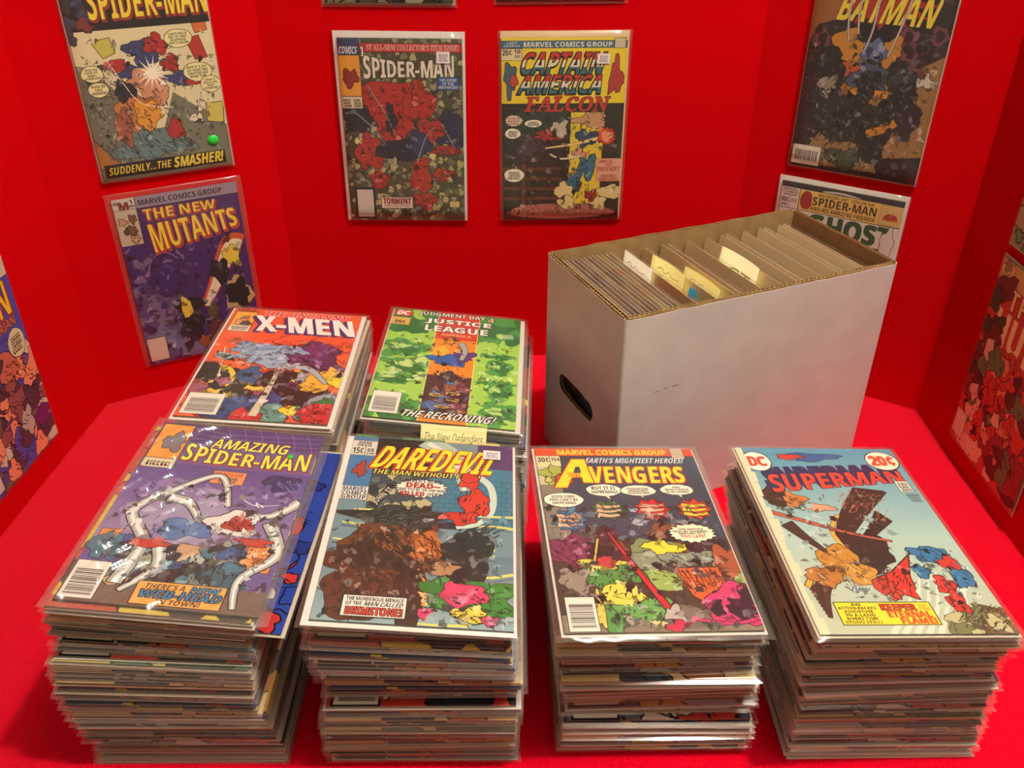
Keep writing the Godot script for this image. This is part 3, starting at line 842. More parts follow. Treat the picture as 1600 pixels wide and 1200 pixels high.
func cover_purple_flame() -> Material:
	var k := Ink.new(CW, CH, c8(66, 30, 100), 18)
	k.crowd(0.0, 0.35, 0.45, 0.75, 60, [c8(120, 100, 136), c8(90, 70, 120), c8(76, 44, 108)], 0.05, 0)
	k.blob(0.3, 0.46, 0.16, 0.14, c8(60, 26, 98), 0.08, 2)
	k.stroke([0.16, 0.42, 0.22, 0.35, 0.32, 0.33, 0.42, 0.38], 0.006, 0.006, c8(170, 150, 200))
	k.crowd(0.0, 0.8, 1.0, 1.0, 50, [c8(90, 84, 130), c8(110, 116, 150), c8(64, 44, 100)], 0.07, 0)
	k.blob(0.4, 0.84, 0.1, 0.1, c8(50, 30, 60), 0.3, 0)
	k.stroke([0.56, 0.7, 0.7, 0.55, 0.86, 0.36, 0.96, 0.37], 0.08, 0.2, c8(206, 84, 40))
	k.stroke([0.57, 0.7, 0.7, 0.56, 0.86, 0.38, 0.94, 0.385], 0.05, 0.15, c8(236, 226, 190))
	k.blob(0.86, 0.42, 0.07, 0.06, c8(232, 206, 70), 0.2)
	k.blob(0.74, 0.5, 0.08, 0.07, c8(26, 20, 30), 0.25)
	k.blob(0.42, 0.68, 0.12, 0.055, c8(24, 20, 28), 0.3)
	k.blob(0.4, 0.69, 0.045, 0.07, c8(230, 204, 66), 0.2)
	k.blob(0.44, 0.8, 0.09, 0.07, c8(24, 20, 28), 0.3)
	k.blob(0.5, 0.92, 0.05, 0.035, c8(150, 80, 50), 0.25)
	k.blob(0.62, 0.74, 0.05, 0.05, c8(90, 76, 50), 0.35)
	k.blob(0.64, 0.86, 0.1, 0.07, c8(90, 40, 50), 0.3)
	k.blob(0.86, 0.66, 0.115, 0.1, c8(190, 170, 110), 0.25, 0)
	k.blob(0.86, 0.66, 0.1, 0.09, c8(22, 16, 26), 0.25, 0)
	k.mottle(0.02, 0.28, 0.98, 0.98, 200)
	k.rect(0.0, 0.0, 1, 0.06, c8(150, 132, 150), 3)
	k.text("MARVEL COMICS GROUP", 0.2, 0.016, 0.87, 0.046, HOLD)
	k.rect(0.0, 0.0, 0.175, 0.26, c8(206, 196, 180), 3)
	k.rect(0.0, 0.06, 0.175, 0.26, c8(196, 184, 156), 2)
	k.text("60¢", 0.012, 0.01, 0.065, 0.03, HOLD)
	k.text("M", 0.05, 0.02, 0.12, 0.055, c8(120, 40, 30), {"fat": 2})
	k.text("1", 0.135, 0.008, 0.155, 0.03, HOLD)
	k.text("MAR", 0.125, 0.036, 0.17, 0.05, HOLD)
	k.crowd(0.04, 0.09, 0.14, 0.24, 7, [c8(196, 150, 110), c8(206, 190, 150), c8(120, 80, 56), c8(90, 60, 50)], 0.03)
	k.text("THE NEW", 0.22, 0.075, 0.8, 0.13, c8(230, 210, 62), {"edge": 3, "ec": c8(150, 50, 36), "drop": Vector2(6, 8), "dc": c8(176, 60, 40), "grow": -0.2})
	k.text("MUTANTS", 0.24, 0.15, 0.95, 0.285, c8(236, 214, 60), {"edge": 3, "ec": c8(150, 50, 36), "drop": Vector2(8, 12), "dc": c8(190, 64, 40), "grow": -0.43, "rise": -0.05, "slant": -0.1})
	k.rect(0.015, 0.835, 0.17, 0.98, c8(216, 196, 176), 3)
	return k.material()

func cover_olive_cells() -> Material:
	var k := Ink.new(CW, CH, c8(72, 72, 52), 19)
	for i in 420:
		var p := Vector2(k.rng.randf(), k.rng.randf())
		var s := 0.012 + 0.018 * k.rng.randf()
		k.blob(p.x, p.y, s * 1.3, s * 0.7, [c8(120, 122, 92), c8(150, 150, 108), c8(98, 102, 78), c8(176, 172, 116)][k.rng.randi() % 4], 0.25, 1, 9, k.rng.randf() * 3.0)
	for i in 16:
		k.blob(k.rng.randf_range(0.1, 0.95), k.rng.randf_range(0.28, 0.85), 0.03, 0.02, c8(214, 206, 130), 0.2, 1, 10)
	# broken red and dark shards
	var red := c8(176, 40, 34)
	var dark := c8(30, 28, 48)
	k.blob(0.13, 0.42, 0.14, 0.07, dark, 0.25)
	k.blob(0.88, 0.47, 0.13, 0.1, c8(36, 40, 76), 0.25)
	for b in [[0.36, 0.31, 0.22, 0.1], [0.63, 0.33, 0.13, 0.1], [0.42, 0.46, 0.16, 0.08], [0.2, 0.6, 0.11, 0.1], [0.27, 0.76, 0.08, 0.05], [0.72, 0.48, 0.11, 0.07], [0.63, 0.74, 0.09, 0.1], [0.66, 0.88, 0.1, 0.045], [0.83, 0.73, 0.1, 0.035], [0.85, 0.59, 0.12, 0.025]]:
		k.blob(b[0], b[1], b[2], b[3], red, 0.22)
		k.hatch(b[0], b[1], b[2], b[3], 30, c8(70, 12, 16), k.rng.randf() * 3.0, 0.05)
	k.blob(0.46, 0.59, 0.2, 0.06, dark, 0.2)
	k.blob(0.63, 0.55, 0.09, 0.07, c8(36, 46, 90), 0.25)
	k.blob(0.4, 0.42, 0.04, 0.08, dark, 0.3)
	for b in [[0.22, 0.24, 0.36, 0.4, 0.42, 0.5], [0.1, 0.38, 0.26, 0.48, 0.34, 0.56], [0.6, 0.66, 0.68, 0.52, 0.76, 0.46], [0.82, 0.44, 0.88, 0.52, 0.93, 0.58]]:
		k.stroke(b, 0.012, 0.006, c8(140, 140, 140))
	k.mottle(0.02, 0.2, 0.98, 0.98, 260, 0.025)
	k.rect(0.17, 0.025, 1.0, 0.068, c8(186, 40, 38), 2)
	k.text("1", 0.18, 0.04, 0.215, 0.09, c8(240, 236, 226), {"serif": true, "edge": 3})
	k.text("ST ALL-NEW COLLECTOR'S ITEM ISSUE!", 0.235, 0.032, 0.97, 0.06, c8(226, 200, 190), {"serif": true})
	k.text("SPIDER-MAN", 0.2, 0.1, 0.93, 0.2, c8(232, 224, 206), {"edge": 4, "arch": -0.012, "dip": 0.45, "fat": 1})
	k.rect(0.0, 0.0, 0.17, 0.3, c8(226, 160, 50), 3)
	k.rect(0.0, 0.0, 0.17, 0.085, c8(46, 66, 110), 2)
	k.text("MARVEL", 0.012, 0.008, 0.155, 0.04, c8(24, 30, 60))
	k.text("COMICS", 0.012, 0.042, 0.155, 0.078, c8(240, 240, 236), {"slant": 0.2})
	k.blob(0.085, 0.2, 0.06, 0.045, c8(140, 40, 40), 0.3)
	k.rect(0.0, 0.3, 0.17, 0.362, c8(214, 206, 170), 3)
	k.scrawl(0.01, 0.31, 0.08, 0.355, 3, HOLD)
	k.scrawl(0.1, 0.31, 0.16, 0.355, 3, HOLD)
	k.rect(0.79, 0.195, 0.97, 0.26, c8(34, 84, 140), 2)
	k.lines(["THE LEGEND", "OF THE", "ARACHNKNIGHT"], 0.8, 0.2, 0.96, 0.257, c8(220, 226, 226))
	k.rect(0.275, 0.863, 0.545, 0.927, c8(230, 206, 190), 3)
	k.text("TORMENT", 0.29, 0.868, 0.53, 0.902, c8(150, 36, 32), {"edge": 1})
	k.text("PART ONE OF FIVE", 0.3, 0.908, 0.52, 0.92, c8(120, 40, 36))
	k.rect(0.05, 0.807, 0.22, 0.992, c8(30, 24, 30), 2)
	k.rect(0.065, 0.818, 0.205, 0.98, c8(206, 200, 190))
	k.rect(0.87, 0.885, 0.955, 0.92, c8(206, 190, 130), 2)
	return k.material()

func cover_yellow_head() -> Material:
	var k := Ink.new(CW, CH, c8(40, 40, 34), 20)
	k.vm = [[0.0, 0.0], [0.06, 0.05], [0.2, 0.184], [0.315, 0.285], [0.415, 0.379], [0.65, 0.636], [1.0, 1.0]]
	k.rect(0, 0, 1, 0.37, c8(234, 210, 44))
	k.blob(0.3, 0.48, 0.3, 0.1, c8(44, 60, 50), 0.2, 0)
	k.hatch(0.5, 0.55, 0.5, 0.15, 60, c8(24, 24, 20), 0.4, 0.15)
	for i in 4:
		k.rect(0.0, 0.7 + i * 0.055, 0.5, 0.72 + i * 0.055, c8(96, 62, 40), 2)
	k.rect(0.16, 0.68, 0.2, 0.92, c8(96, 62, 40), 2)
	k.poly([0.57, 0.42, 0.84, 0.42, 0.83, 0.9, 0.56, 0.92], c8(226, 204, 58))
	k.blob(0.5, 0.95, 0.46, 0.045, c8(176, 110, 92), 0.05, 2, 40)
	k.crowd(0.1, 0.93, 0.9, 0.97, 80, [c8(140, 80, 66), c8(206, 150, 120)], 0.008, 0)
	for b in [[0.53, 0.83, 0.08, 0.05], [0.55, 0.9, 0.07, 0.04], [0.92, 0.84, 0.1, 0.04], [0.82, 0.9, 0.07, 0.035]]:
		k.blob(b[0], b[1], b[2], b[3], c8(222, 208, 140), 0.2)
	k.blob(0.7, 0.55, 0.09, 0.045, c8(40, 70, 100), 0.35)
	k.blob(0.64, 0.63, 0.06, 0.025, c8(214, 150, 140), 0.3)
	k.blob(0.72, 0.7, 0.07, 0.06, c8(48, 112, 140), 0.35)
	k.blob(0.62, 0.78, 0.06, 0.05, c8(48, 106, 134), 0.35)
	k.blob(0.76, 0.86, 0.05, 0.03, c8(150, 44, 40), 0.35)
	k.blob(0.74, 0.46, 0.12, 0.04, c8(196, 150, 110), 0.4)
	k.hatch(0.68, 0.65, 0.1, 0.2, 50, HOLD, 1.6, 0.05)
	k.blob(0.37, 0.54, 0.12, 0.028, c8(170, 50, 44), 0.35)
	k.blob(0.48, 0.5, 0.07, 0.045, c8(190, 180, 160), 0.35)
	k.blob(0.24, 0.59, 0.12, 0.055, c8(70, 50, 66), 0.4)
	k.hatch(0.3, 0.56, 0.2, 0.07, 50, HOLD, 0.3, 0.06)
	k.stroke([0.36, 0.6, 0.6, 0.58, 0.84, 0.545], 0.012, 0.03, c8(236, 206, 140), 1)
	k.stroke([0.4, 0.63, 0.5, 0.655, 0.66, 0.64], 0.014, 0.02, c8(220, 214, 180), 1)
	k.star(0.87, 0.54, 0.085, 0.055, 16, c8(214, 74, 40), 0.7)
	k.blob(0.87, 0.54, 0.045, 0.03, c8(232, 150, 110), 0.2, 0)
	k.mottle(0.02, 0.4, 0.98, 0.98, 200, 0.025)
	k.rect(0, 0.02, 1, 0.06, c8(54, 100, 126), 2)
	k.text("MARVEL COMICS GROUP", 0.18, 0.026, 0.88, 0.056, c8(230, 226, 206))
	k.rect(0.9, 0.005, 0.985, 0.062, c8(200, 190, 160), 2)
	k.lines(["CAPT", "AMERICA"], 0.02, 0.024, 0.15, 0.057, c8(190, 206, 214))
	k.rect(0, 0.065, 0.165, 0.125, c8(226, 214, 170), 2)
	k.text("20¢", 0.01, 0.07, 0.085, 0.1, HOLD)
	k.text("168", 0.105, 0.068, 0.155, 0.09, HOLD)
	k.text("DEC", 0.11, 0.097, 0.155, 0.112, HOLD)
	k.blob(0.07, 0.23, 0.045, 0.09, c8(66, 100, 120), 0.3)
	k.blob(0.1, 0.24, 0.03, 0.03, c8(190, 70, 60), 0.2)
	k.blob(0.92, 0.22, 0.05, 0.09, c8(176, 56, 46), 0.35)
	var bands := [c8(196, 50, 40), c8(196, 50, 40), c8(230, 220, 196), c8(230, 220, 196), c8(48, 110, 130), c8(48, 110, 130)]
	k.text("CAPTAIN", 0.17, 0.085, 0.82, 0.2, Color.WHITE, {"edge": 4, "slant": 0.3, "bands": bands, "drop": Vector2(-4, 6)})
	k.text("AMERICA", 0.15, 0.205, 0.82, 0.315, Color.WHITE, {"edge": 4, "slant": 0.3, "bands": bands, "drop": Vector2(-4, 6)})
	k.text("AND THE", 0.44, 0.318, 0.56, 0.332, c8(190, 60, 40))
	k.text("FALCON", 0.2, 0.335, 0.87, 0.415, c8(196, 50, 38), {"serif": true, "edge": 3, "slant": 0.25, "fat": 1})
	k.star(0.1, 0.46, 0.075, 0.032, 14, c8(232, 228, 206), 0.84)
	k.scrawl(0.045, 0.44, 0.155, 0.48, 3, c8(150, 40, 34))
	k.balloon(0.26, 0.475, 0.07, 0.02, [])
	k.balloon(0.09, 0.525, 0.065, 0.028, [])
	k.balloon(0.1, 0.745, 0.085, 0.038, [], Vector2(0.12, 0.69))
	k.rect(0.8, 0.655, 1.0, 0.78, c8(222, 170, 140), 1)
	k.text("WHO IS...", 0.82, 0.662, 0.95, 0.68, c8(160, 50, 40), {"slant": 0.3})
	k.text("THE", 0.87, 0.684, 0.93, 0.696, c8(160, 50, 40))
	k.text("PHOENIX?", 0.805, 0.7, 0.99, 0.725, c8(170, 46, 36), {"slant": 0.2})
	k.scrawl(0.82, 0.74, 0.98, 0.775, 2, c8(150, 50, 40))
	return k.material()

func cover_dark_wall() -> Material:
	var k := Ink.new(CW, CH, c8(36, 28, 34), 21)
	k.vm = [[0.0, 0.0], [0.13, 0.22], [0.3, 0.37], [0.5, 0.56], [0.75, 0.76], [1.0, 1.0]]
	k.bricks(0, 0.2, 1, 0.62, 9, c8(96, 74, 80))
	k.poly([1.0, 0.3, 0.55, 0.5, 0.5, 0.75, 0.62, 0.9, 1.0, 0.85], c8(156, 116, 68))
	k.bricks(0.62, 0.42, 1.0, 0.8, 8, c8(120, 84, 48))
	k.poly([0.0, 0.0, 0.2, 0.0, 0.22, 0.15, 0.05, 0.2, 0, 0.3], c8(150, 100, 50))
	k.poly([0.05, 0.98, 0.2, 0.8, 0.6, 0.84, 0.7, 0.97], c8(150, 124, 84), 0)
	for b in [[0.1, 0.27], [0.75, 0.3], [0.93, 0.2], [0.8, 0.4], [0.72, 0.22]]:
		k.blob(b[0], b[1], 0.06, 0.045, c8(110, 62, 74), 0.2, 1)
		k.blob(b[0], b[1], 0.03, 0.025, c8(50, 20, 26), 0.2, 1)
	k.blob(0.32, 0.29, 0.13, 0.08, c8(196, 140, 44), 0.2)
	k.blob(0.6, 0.3, 0.09, 0.07, c8(190, 134, 44), 0.25)
	k.blob(0.34, 0.41, 0.08, 0.03, c8(190, 84, 40), 0.25)
	k.blob(0.48, 0.2, 0.11, 0.08, c8(24, 24, 36), 0.2)
	k.blob(0.5, 0.31, 0.09, 0.05, c8(90, 108, 150), 0.25)
	k.blob(0.5, 0.46, 0.15, 0.08, c8(66, 84, 110), 0.2)
	k.blob(0.5, 0.48, 0.1, 0.07, c8(26, 28, 34), 0.2)
	k.blob(0.18, 0.4, 0.12, 0.08, c8(28, 26, 32), 0.25)
	k.blob(0.2, 0.5, 0.07, 0.04, c8(150, 138, 120), 0.3)
	k.blob(0.74, 0.45, 0.12, 0.06, c8(52, 60, 62), 0.3)
	k.blob(0.9, 0.43, 0.06, 0.03, c8(206, 200, 186), 0.4)
	k.blob(0.76, 0.62, 0.16, 0.12, c8(38, 28, 44), 0.3)
	k.blob(0.4, 0.7, 0.28, 0.11, c8(36, 44, 38), 0.2)
	k.blob(0.62, 0.8, 0.12, 0.12, c8(34, 42, 40), 0.2)
	k.blob(0.42, 0.92, 0.14, 0.05, c8(70, 84, 70), 0.3)
	k.rect(0.32, 0.5, 0.43, 0.545, c8(214, 142, 44), 2)
	k.rect(0.56, 0.5, 0.66, 0.545, c8(214, 142, 44), 2)
	k.stroke([0.56, 0.77, 0.68, 0.73, 0.76, 0.68], 0.06, 0.06, c8(200, 132, 44), 2)
	k.hatch(0.45, 0.6, 0.35, 0.25, 110, c8(120, 134, 130), 1.0, 0.06, 0.005)
	k.hatch(0.45, 0.6, 0.35, 0.3, 110, c8(12, 12, 16), 2.0, 0.08, 0.012)
	k.mottle(0.02, 0.2, 0.98, 0.98, 260)
	k.star(0.5, 0.09, 0.4, 0.13, 12, c8(176, 40, 36), 0.55, 0)
	k.text("BATMAN", 0.2, 0.12, 0.88, 0.25, c8(232, 214, 66), {"raw": true, "edge": 3, "slant": 0.25, "fat": 1})
	for b in [[0.27, 0.0, 0.27, 0.15, 0.3, 0.27], [0.36, 0.0, 0.34, 0.12, 0.36, 0.23], [0.47, 0.0, 0.46, 0.18, 0.42, 0.32], [0.72, 0.0, 0.66, 0.15, 0.6, 0.33]]:
		k.stroke(b, 0.014, 0.014, c8(196, 180, 176), 1)
	k.rect(0.9, 0.03, 0.97, 0.08, c8(60, 54, 60), 1)
	k.barcode(0.015, 0.88, 0.24, 0.985, true)
	return k.material()

func cover_broadcast_banner() -> Material:
	var k := Ink.new(CW, CH, c8(230, 224, 212), 22)
	k.vm = [[0.0, 0.0], [0.05, 0.03], [0.2, 0.147], [0.225, 0.157], [0.37, 0.27], [1.0, 1.0]]
	k.rect(0, 0, 1, 0.05, c8(36, 24, 30))
	k.stroke([0.35, 0.045, 0.5, 0.03, 0.66, 0.05], 0.02, 0.02, c8(190, 180, 176))
	k.rect(0, 0.05, 1, 0.2, c8(228, 196, 104), 3)
	k.rect(0, 0.05, 0.16, 0.2, c8(228, 218, 206), 3)
	k.lines(["MARVEL", "COMICS", "GROUP"], 0.02, 0.055, 0.145, 0.115, c8(60, 34, 34))
	k.text("50¢", 0.015, 0.125, 0.075, 0.16, HOLD)
	k.text("63", 0.1, 0.13, 0.145, 0.155, c8(150, 44, 38))
	k.text("DEC", 0.02, 0.17, 0.075, 0.188, HOLD)
	k.rect(0.085, 0.118, 0.089, 0.2, HOLD)
	k.blob(0.225, 0.125, 0.045, 0.05, c8(170, 54, 40), 0.06)
	k.text("BEGINNING SEPT. 12TH ON NBC", 0.32, 0.06, 0.78, 0.082, c8(90, 60, 30))
	k.text("SPIDER-MAN", 0.28, 0.09, 0.8, 0.15, c8(60, 34, 30))
	k.text("AND HIS AMAZING FRIENDS!", 0.27, 0.16, 0.8, 0.19, c8(70, 40, 30))
	k.rect(0.83, 0.052, 1.0, 0.198, c8(214, 190, 120), 1)
	for i in 7:
		var a := PI + PI * (i + 0.5) / 7
		k.stroke([0.915, 0.16, 0.915 + cos(a) * 0.06, 0.16 + sin(a) * 0.05], 0.008, 0.03, [c8(200, 110, 50), c8(186, 60, 50), c8(170, 50, 70)][i % 3])
	k.text("GHOST", 0.27, 0.23, 0.95, 0.37, c8(52, 92, 56), {"edge": 4, "ec": c8(40, 30, 30), "fat": 4})
	k.text("RIDER", 0.27, 0.385, 0.93, 0.5, c8(70, 60, 44), {"edge": 4, "ec": c8(40, 30, 30), "fat": 4})
	k.blob(0.93, 0.35, 0.05, 0.09, c8(224, 218, 210), 0.2)
	k.crowd(0.0, 0.55, 1.0, 0.98, 60, [c8(60, 54, 60), c8(150, 80, 50), c8(190, 150, 90), c8(80, 90, 110), c8(40, 34, 40)], 0.11)
	k.hatch(0.5, 0.77, 0.45, 0.2, 90, HOLD, 0.6, 0.08)
	return k.material()

func cover_blue_brawl() -> Material:
	var k := Ink.new(CW, CH, c8(70, 76, 160), 23)
	k.rect(0, 0, 1, 0.07, c8(190, 180, 166))
	k.text("MARVEL COMICS GROUP", 0.2, 0.015, 0.85, 0.05, HOLD)
	k.rect(0.9, 0.0, 1.0, 0.1, c8(196, 186, 160), 3)
	k.text("CONAN", 0.1, 0.12, 0.93, 0.27, c8(232, 190, 50), {"edge": 4, "ec": c8(120, 34, 30), "drop": Vector2(5, 10), "dc": c8(170, 50, 34), "grow": 0.2})
	k.text("THE BARBARIAN", 0.3, 0.29, 0.93, 0.335, c8(226, 110, 50), {"edge": 2})
	k.crowd(0.0, 0.42, 1.0, 0.98, 110, [c8(190, 100, 84), c8(140, 80, 80), c8(226, 136, 104), c8(120, 80, 116), c8(80, 56, 66), c8(204, 186, 164), c8(110, 90, 76), c8(80, 76, 150)], 0.09)
	k.blob(0.9, 0.84, 0.1, 0.05, c8(110, 40, 96), 0.2)
	k.blob(0.72, 0.8, 0.07, 0.07, c8(176, 160, 150), 0.3)
	k.hatch(0.5, 0.7, 0.5, 0.28, 150, HOLD, 0.7, 0.08)
	k.balloon(0.87, 0.42, 0.1, 0.07, [], Vector2.ZERO, c8(214, 196, 150))
	k.rect(0.02, 0.8, 0.24, 0.98, c8(200, 190, 176), 3)
	return k.material()

func cover_red_brawl() -> Material:
	var k := Ink.new(CW, CH, c8(204, 66, 52), 24)
	k.rect(0, 0, 1, 0.1, c8(216, 166, 100))
	k.crowd(0.02, 0.01, 0.3, 0.12, 14, [c8(170, 130, 90), c8(232, 190, 120)], 0.05)
	k.text("THE", 0.22, 0.1, 0.62, 0.2, c8(244, 200, 140), {"edge": 4})
	k.text("HULK", 0.14, 0.22, 0.9, 0.38, c8(244, 206, 150), {"edge": 4, "fat": 3})
	k.crowd(0.0, 0.12, 0.2, 0.7, 24, [c8(120, 50, 50), c8(160, 60, 54), c8(84, 70, 54)], 0.08)
	k.crowd(0.1, 0.42, 1.0, 0.95, 110, [c8(206, 66, 52), c8(236, 184, 150), c8(150, 60, 50), c8(110, 124, 80), c8(226, 136, 96), c8(90, 50, 46)], 0.08)
	k.hatch(0.5, 0.65, 0.5, 0.3, 150, HOLD, 0.9, 0.08)
	k.rect(0.02, 0.83, 0.17, 0.97, c8(234, 214, 186), 3)
	k.scrawl(0.2, 0.9, 0.4, 0.97, 2, c8(240, 220, 186))
	return k.material()

func cover_speckled(sd: int, ground: Color, cols: Array) -> Material:
	var k := Ink.new(300, 460, ground, sd)
	k.crowd(0, 0.2, 1, 1, 120, cols, 0.07)
	k.hatch(0.5, 0.6, 0.5, 0.4, 120, HOLD, 0.7, 0.08)
	return k.material()

# covers of the comics lower in the piles: only their rims show
func make_generic() -> void:
	var sets := [
		[c8(60, 70, 130), [c8(196, 60, 50), c8(230, 200, 70), c8(40, 40, 50)]], [c8(170, 50, 40), [c8(240, 214, 90), c8(50, 70, 120), c8(30, 28, 30)]],
		[c8(226, 196, 60), [c8(60, 120, 60), c8(40, 34, 30), c8(200, 80, 50)]], [c8(40, 36, 40), [c8(110, 110, 120), c8(190, 60, 50), c8(220, 214, 196)]],
		[c8(80, 130, 80), [c8(40, 70, 44), c8(226, 206, 110), c8(60, 60, 60)]], [c8(214, 206, 186), [c8(60, 80, 130), c8(190, 70, 50), c8(40, 40, 44)]],
		[c8(90, 60, 110), [c8(40, 30, 60), c8(226, 170, 60), c8(190, 180, 190)]], [c8(196, 120, 60), [c8(90, 50, 30), c8(236, 210, 150), c8(60, 80, 100)]],
		[c8(50, 44, 50), [c8(120, 60, 40), c8(70, 90, 110), c8(170, 160, 140)]], [c8(126, 156, 176), [c8(220, 220, 206), c8(60, 70, 90), c8(190, 90, 60)]],
	]
	for i in sets.size():
		var k := Ink.new(160, 240, sets[i][0], 100 + i)
		k.crowd(0, 0, 1, 1, 60, sets[i][1], 0.13, 1)
		k.hatch(0.5, 0.5, 0.5, 0.5, 50, HOLD, 0.7, 0.15, 0.02)
		k.rect(0, 0.95, 0.3, 1, sets[i][1][i % 3])
		if i % 3 == 0:
			k.barcode(0.04, 0.8, 0.28, 0.99)
		if i % 4 == 1:
			k.rect(0.3, 0.88, 0.9, 0.99, c8(236, 206, 70), 1)
		var m := k.material(0.4)
		generic_covers.append(m)


# ------------------------------------------------------------------ a bagged comic
# cover: folded sheet round the spine (at -x), lying flat, title towards -z, underside at y = 0
func cover_mesh(w: float, h: float, t: float) -> ArrayMesh:
	var key := "cover%.4f %.4f %.4f" % [w, h, t]
	if cache.has(key):
		return cache[key]
	var st := start()
	flat(st)
	var prof: Array[Vector2] = []
	var us: Array[float] = []
	var r := t / 2
	prof.append(Vector2(w / 2, t)); us.append(1.0)
	prof.append(Vector2(-w / 2 + r, t)); us.append(r / w)
	for k in [0.3, 0.7]:
		var a: float = PI / 2 + PI * k
		prof.append(Vector2(-w / 2 + r + cos(a) * r, r + sin(a) * r)); us.append(0.004)
	prof.append(Vector2(-w / 2 + r, 0.0)); us.append(0.02)
	prof.append(Vector2(w / 2, 0.0)); us.append(0.9)
	var th := 0.00028
	for i in prof.size() - 1:
		var a := prof[i]
		var b := prof[i + 1]
		var n := Vector2((b - a).y, -(b - a).x).normalized() * -1.0
		var z := h / 2
		quad(st, Vector3(b.x, b.y, -z), Vector3(a.x, a.y, -z), Vector3(a.x, a.y, z), Vector3(b.x, b.y, z), Vector2(us[i + 1], 0), Vector2(us[i], 0), Vector2(us[i], 1), Vector2(us[i + 1], 1))
		var ai := a + Vector2((b - a).y, -(b - a).x).normalized() * -th * (1.0 if true else 0.0)
		var bi := b + Vector2((b - a).y, -(b - a).x).normalized() * -th
		if ai.distance_to(Vector2(0, r)) > a.distance_to(Vector2(0, r)):
			ai = 2 * a - ai
			bi = 2 * b - bi
		for s in [-1.0, 1.0]:
			var v: float = 0.002 if s < 0 else 0.998
			quad(st, Vector3(a.x, a.y, z * s), Vector3(b.x, b.y, z * s), Vector3(bi.x, bi.y, z * s), Vector3(ai.x, ai.y, z * s), Vector2(us[i], v), Vector2(us[i + 1], v), Vector2(us[i + 1], v), Vector2(us[i], v))
	for y in [t, th]:
		quad(st, Vector3(w / 2, y, h / 2), Vector3(w / 2, y, -h / 2), Vector3(w / 2, y - th, -h / 2), Vector3(w / 2, y - th, h / 2), Vector2(0.998, 1), Vector2(0.998, 0), Vector2(0.998, 0), Vector2(0.998, 1))
	cache[key] = done(st)
	return cache[key]

func pages_mesh(w: float, h: float, t: float) -> ArrayMesh:
	var key := "pages%.4f %.4f %.4f" % [w, h, t]
	if not cache.has(key):
		cache[key] = box(Vector3(w - 0.0018, t - 0.0006, h - 0.0012), Vector3(0.0002, 0.0003, 0))
	return cache[key]

func board_mesh(w: float, h: float) -> ArrayMesh:
	var key := "board%.4f %.4f" % [w, h]
	if not cache.has(key):
		cache[key] = box(Vector3(w, 0.0007, h))
	return cache[key]

# clear sleeve: a sheet over the comic, pinched to a flat seam all round, and a sheet below
func bag_mesh(w: float, h: float, iw: float, ih: float, t: float, sd: int, nx := 1, nz := 1, amp := 0.0, crinkle := 0.0) -> ArrayMesh:
	var key := "bag%.4f %.4f %.4f %d %d %.4f" % [w, h, t, sd, nx, amp]
	if cache.has(key):
		return cache[key]
	var g := RandomNumberGenerator.new()
	g.seed = sd
	var f := FastNoiseLite.new()
	f.seed = sd
	f.frequency = 14.0
	f.fractal_octaves = 3
	var xs: Array[float] = [-w / 2, -iw / 2]
	for i in range(1, nx):
		xs.append(lerpf(-iw / 2, iw / 2, float(i) / nx))
	xs.append_array([iw / 2, w / 2])
	var zs: Array[float] = [-h / 2, -ih / 2]
	for i in range(1, nz):
		zs.append(lerpf(-ih / 2, ih / 2, float(i) / nz))
	zs.append_array([ih / 2, h / 2])
	var st := start()
	var grid := []
	for j in zs.size():
		var row := []
		for i in xs.size():
			var edge := i == 0 or j == 0 or i == xs.size() - 1 or j == zs.size() - 1
			var p := Vector3(xs[i], 0, zs[j])
			if edge:
				p.y = t * g.randf_range(0.3, 0.5)
				p += Vector3(g.randf_range(-1, 1), 0, g.randf_range(-1, 1)) * 0.0006
			else:
				var n := f.get_noise_2d(p.x, p.z * 0.6) * 0.6 + f.get_noise_2d(p.x * 3.0 + 7.0, p.z * 2.0) * 0.35
				p.y = t + 0.0003 + amp * maxf(0.0, 0.35 + n)
				if crinkle > 0.0:
					var m := smoothstep(0.04, -0.05, p.x) + 0.2
					var patch := clampf(0.6 + 1.8 * f.get_noise_2d(p.x * 1.3 + 4.0, p.z * 0.9), 0.0, 1.0)
					var along := p.x * 0.74 + p.z * 0.67
					p.y += crinkle * m * patch * (0.5 + 0.5 * sin(along * TAU / 0.016 + 5.0 * f.get_noise_2d(p.x, p.z + 2.0)))
			row.append(p)
		grid.append(row)
	for j in zs.size() - 1:
		for i in xs.size() - 1:
			var a: Vector3 = grid[j][i]
			var b: Vector3 = grid[j][i + 1]
			var c: Vector3 = grid[j + 1][i + 1]
			var d: Vector3 = grid[j + 1][i]
			if amp == 0.0:
				flat(st)
				if i > 0 and j > 0 and i < xs.size() - 2 and j < zs.size() - 2:
					continue
			quad(st, a, b, c, d)
	# underside: seam to a flat sheet below
	flat(st)
	var lo := [Vector3(-iw / 2, 0, -ih / 2), Vector3(iw / 2, 0, -ih / 2), Vector3(iw / 2, 0, ih / 2), Vector3(-iw / 2, 0, ih / 2)]
	var last_x := xs.size() - 1
	var last_z := zs.size() - 1
	var hi := [grid[0][0], grid[0][last_x], grid[last_z][last_x], grid[last_z][0]]
	for i in 4:
		var j := (i + 1) % 4
		quad(st, lo[i], lo[j], hi[j], hi[i])
	cache[key] = done(st, amp > 0.0)
	return cache[key]

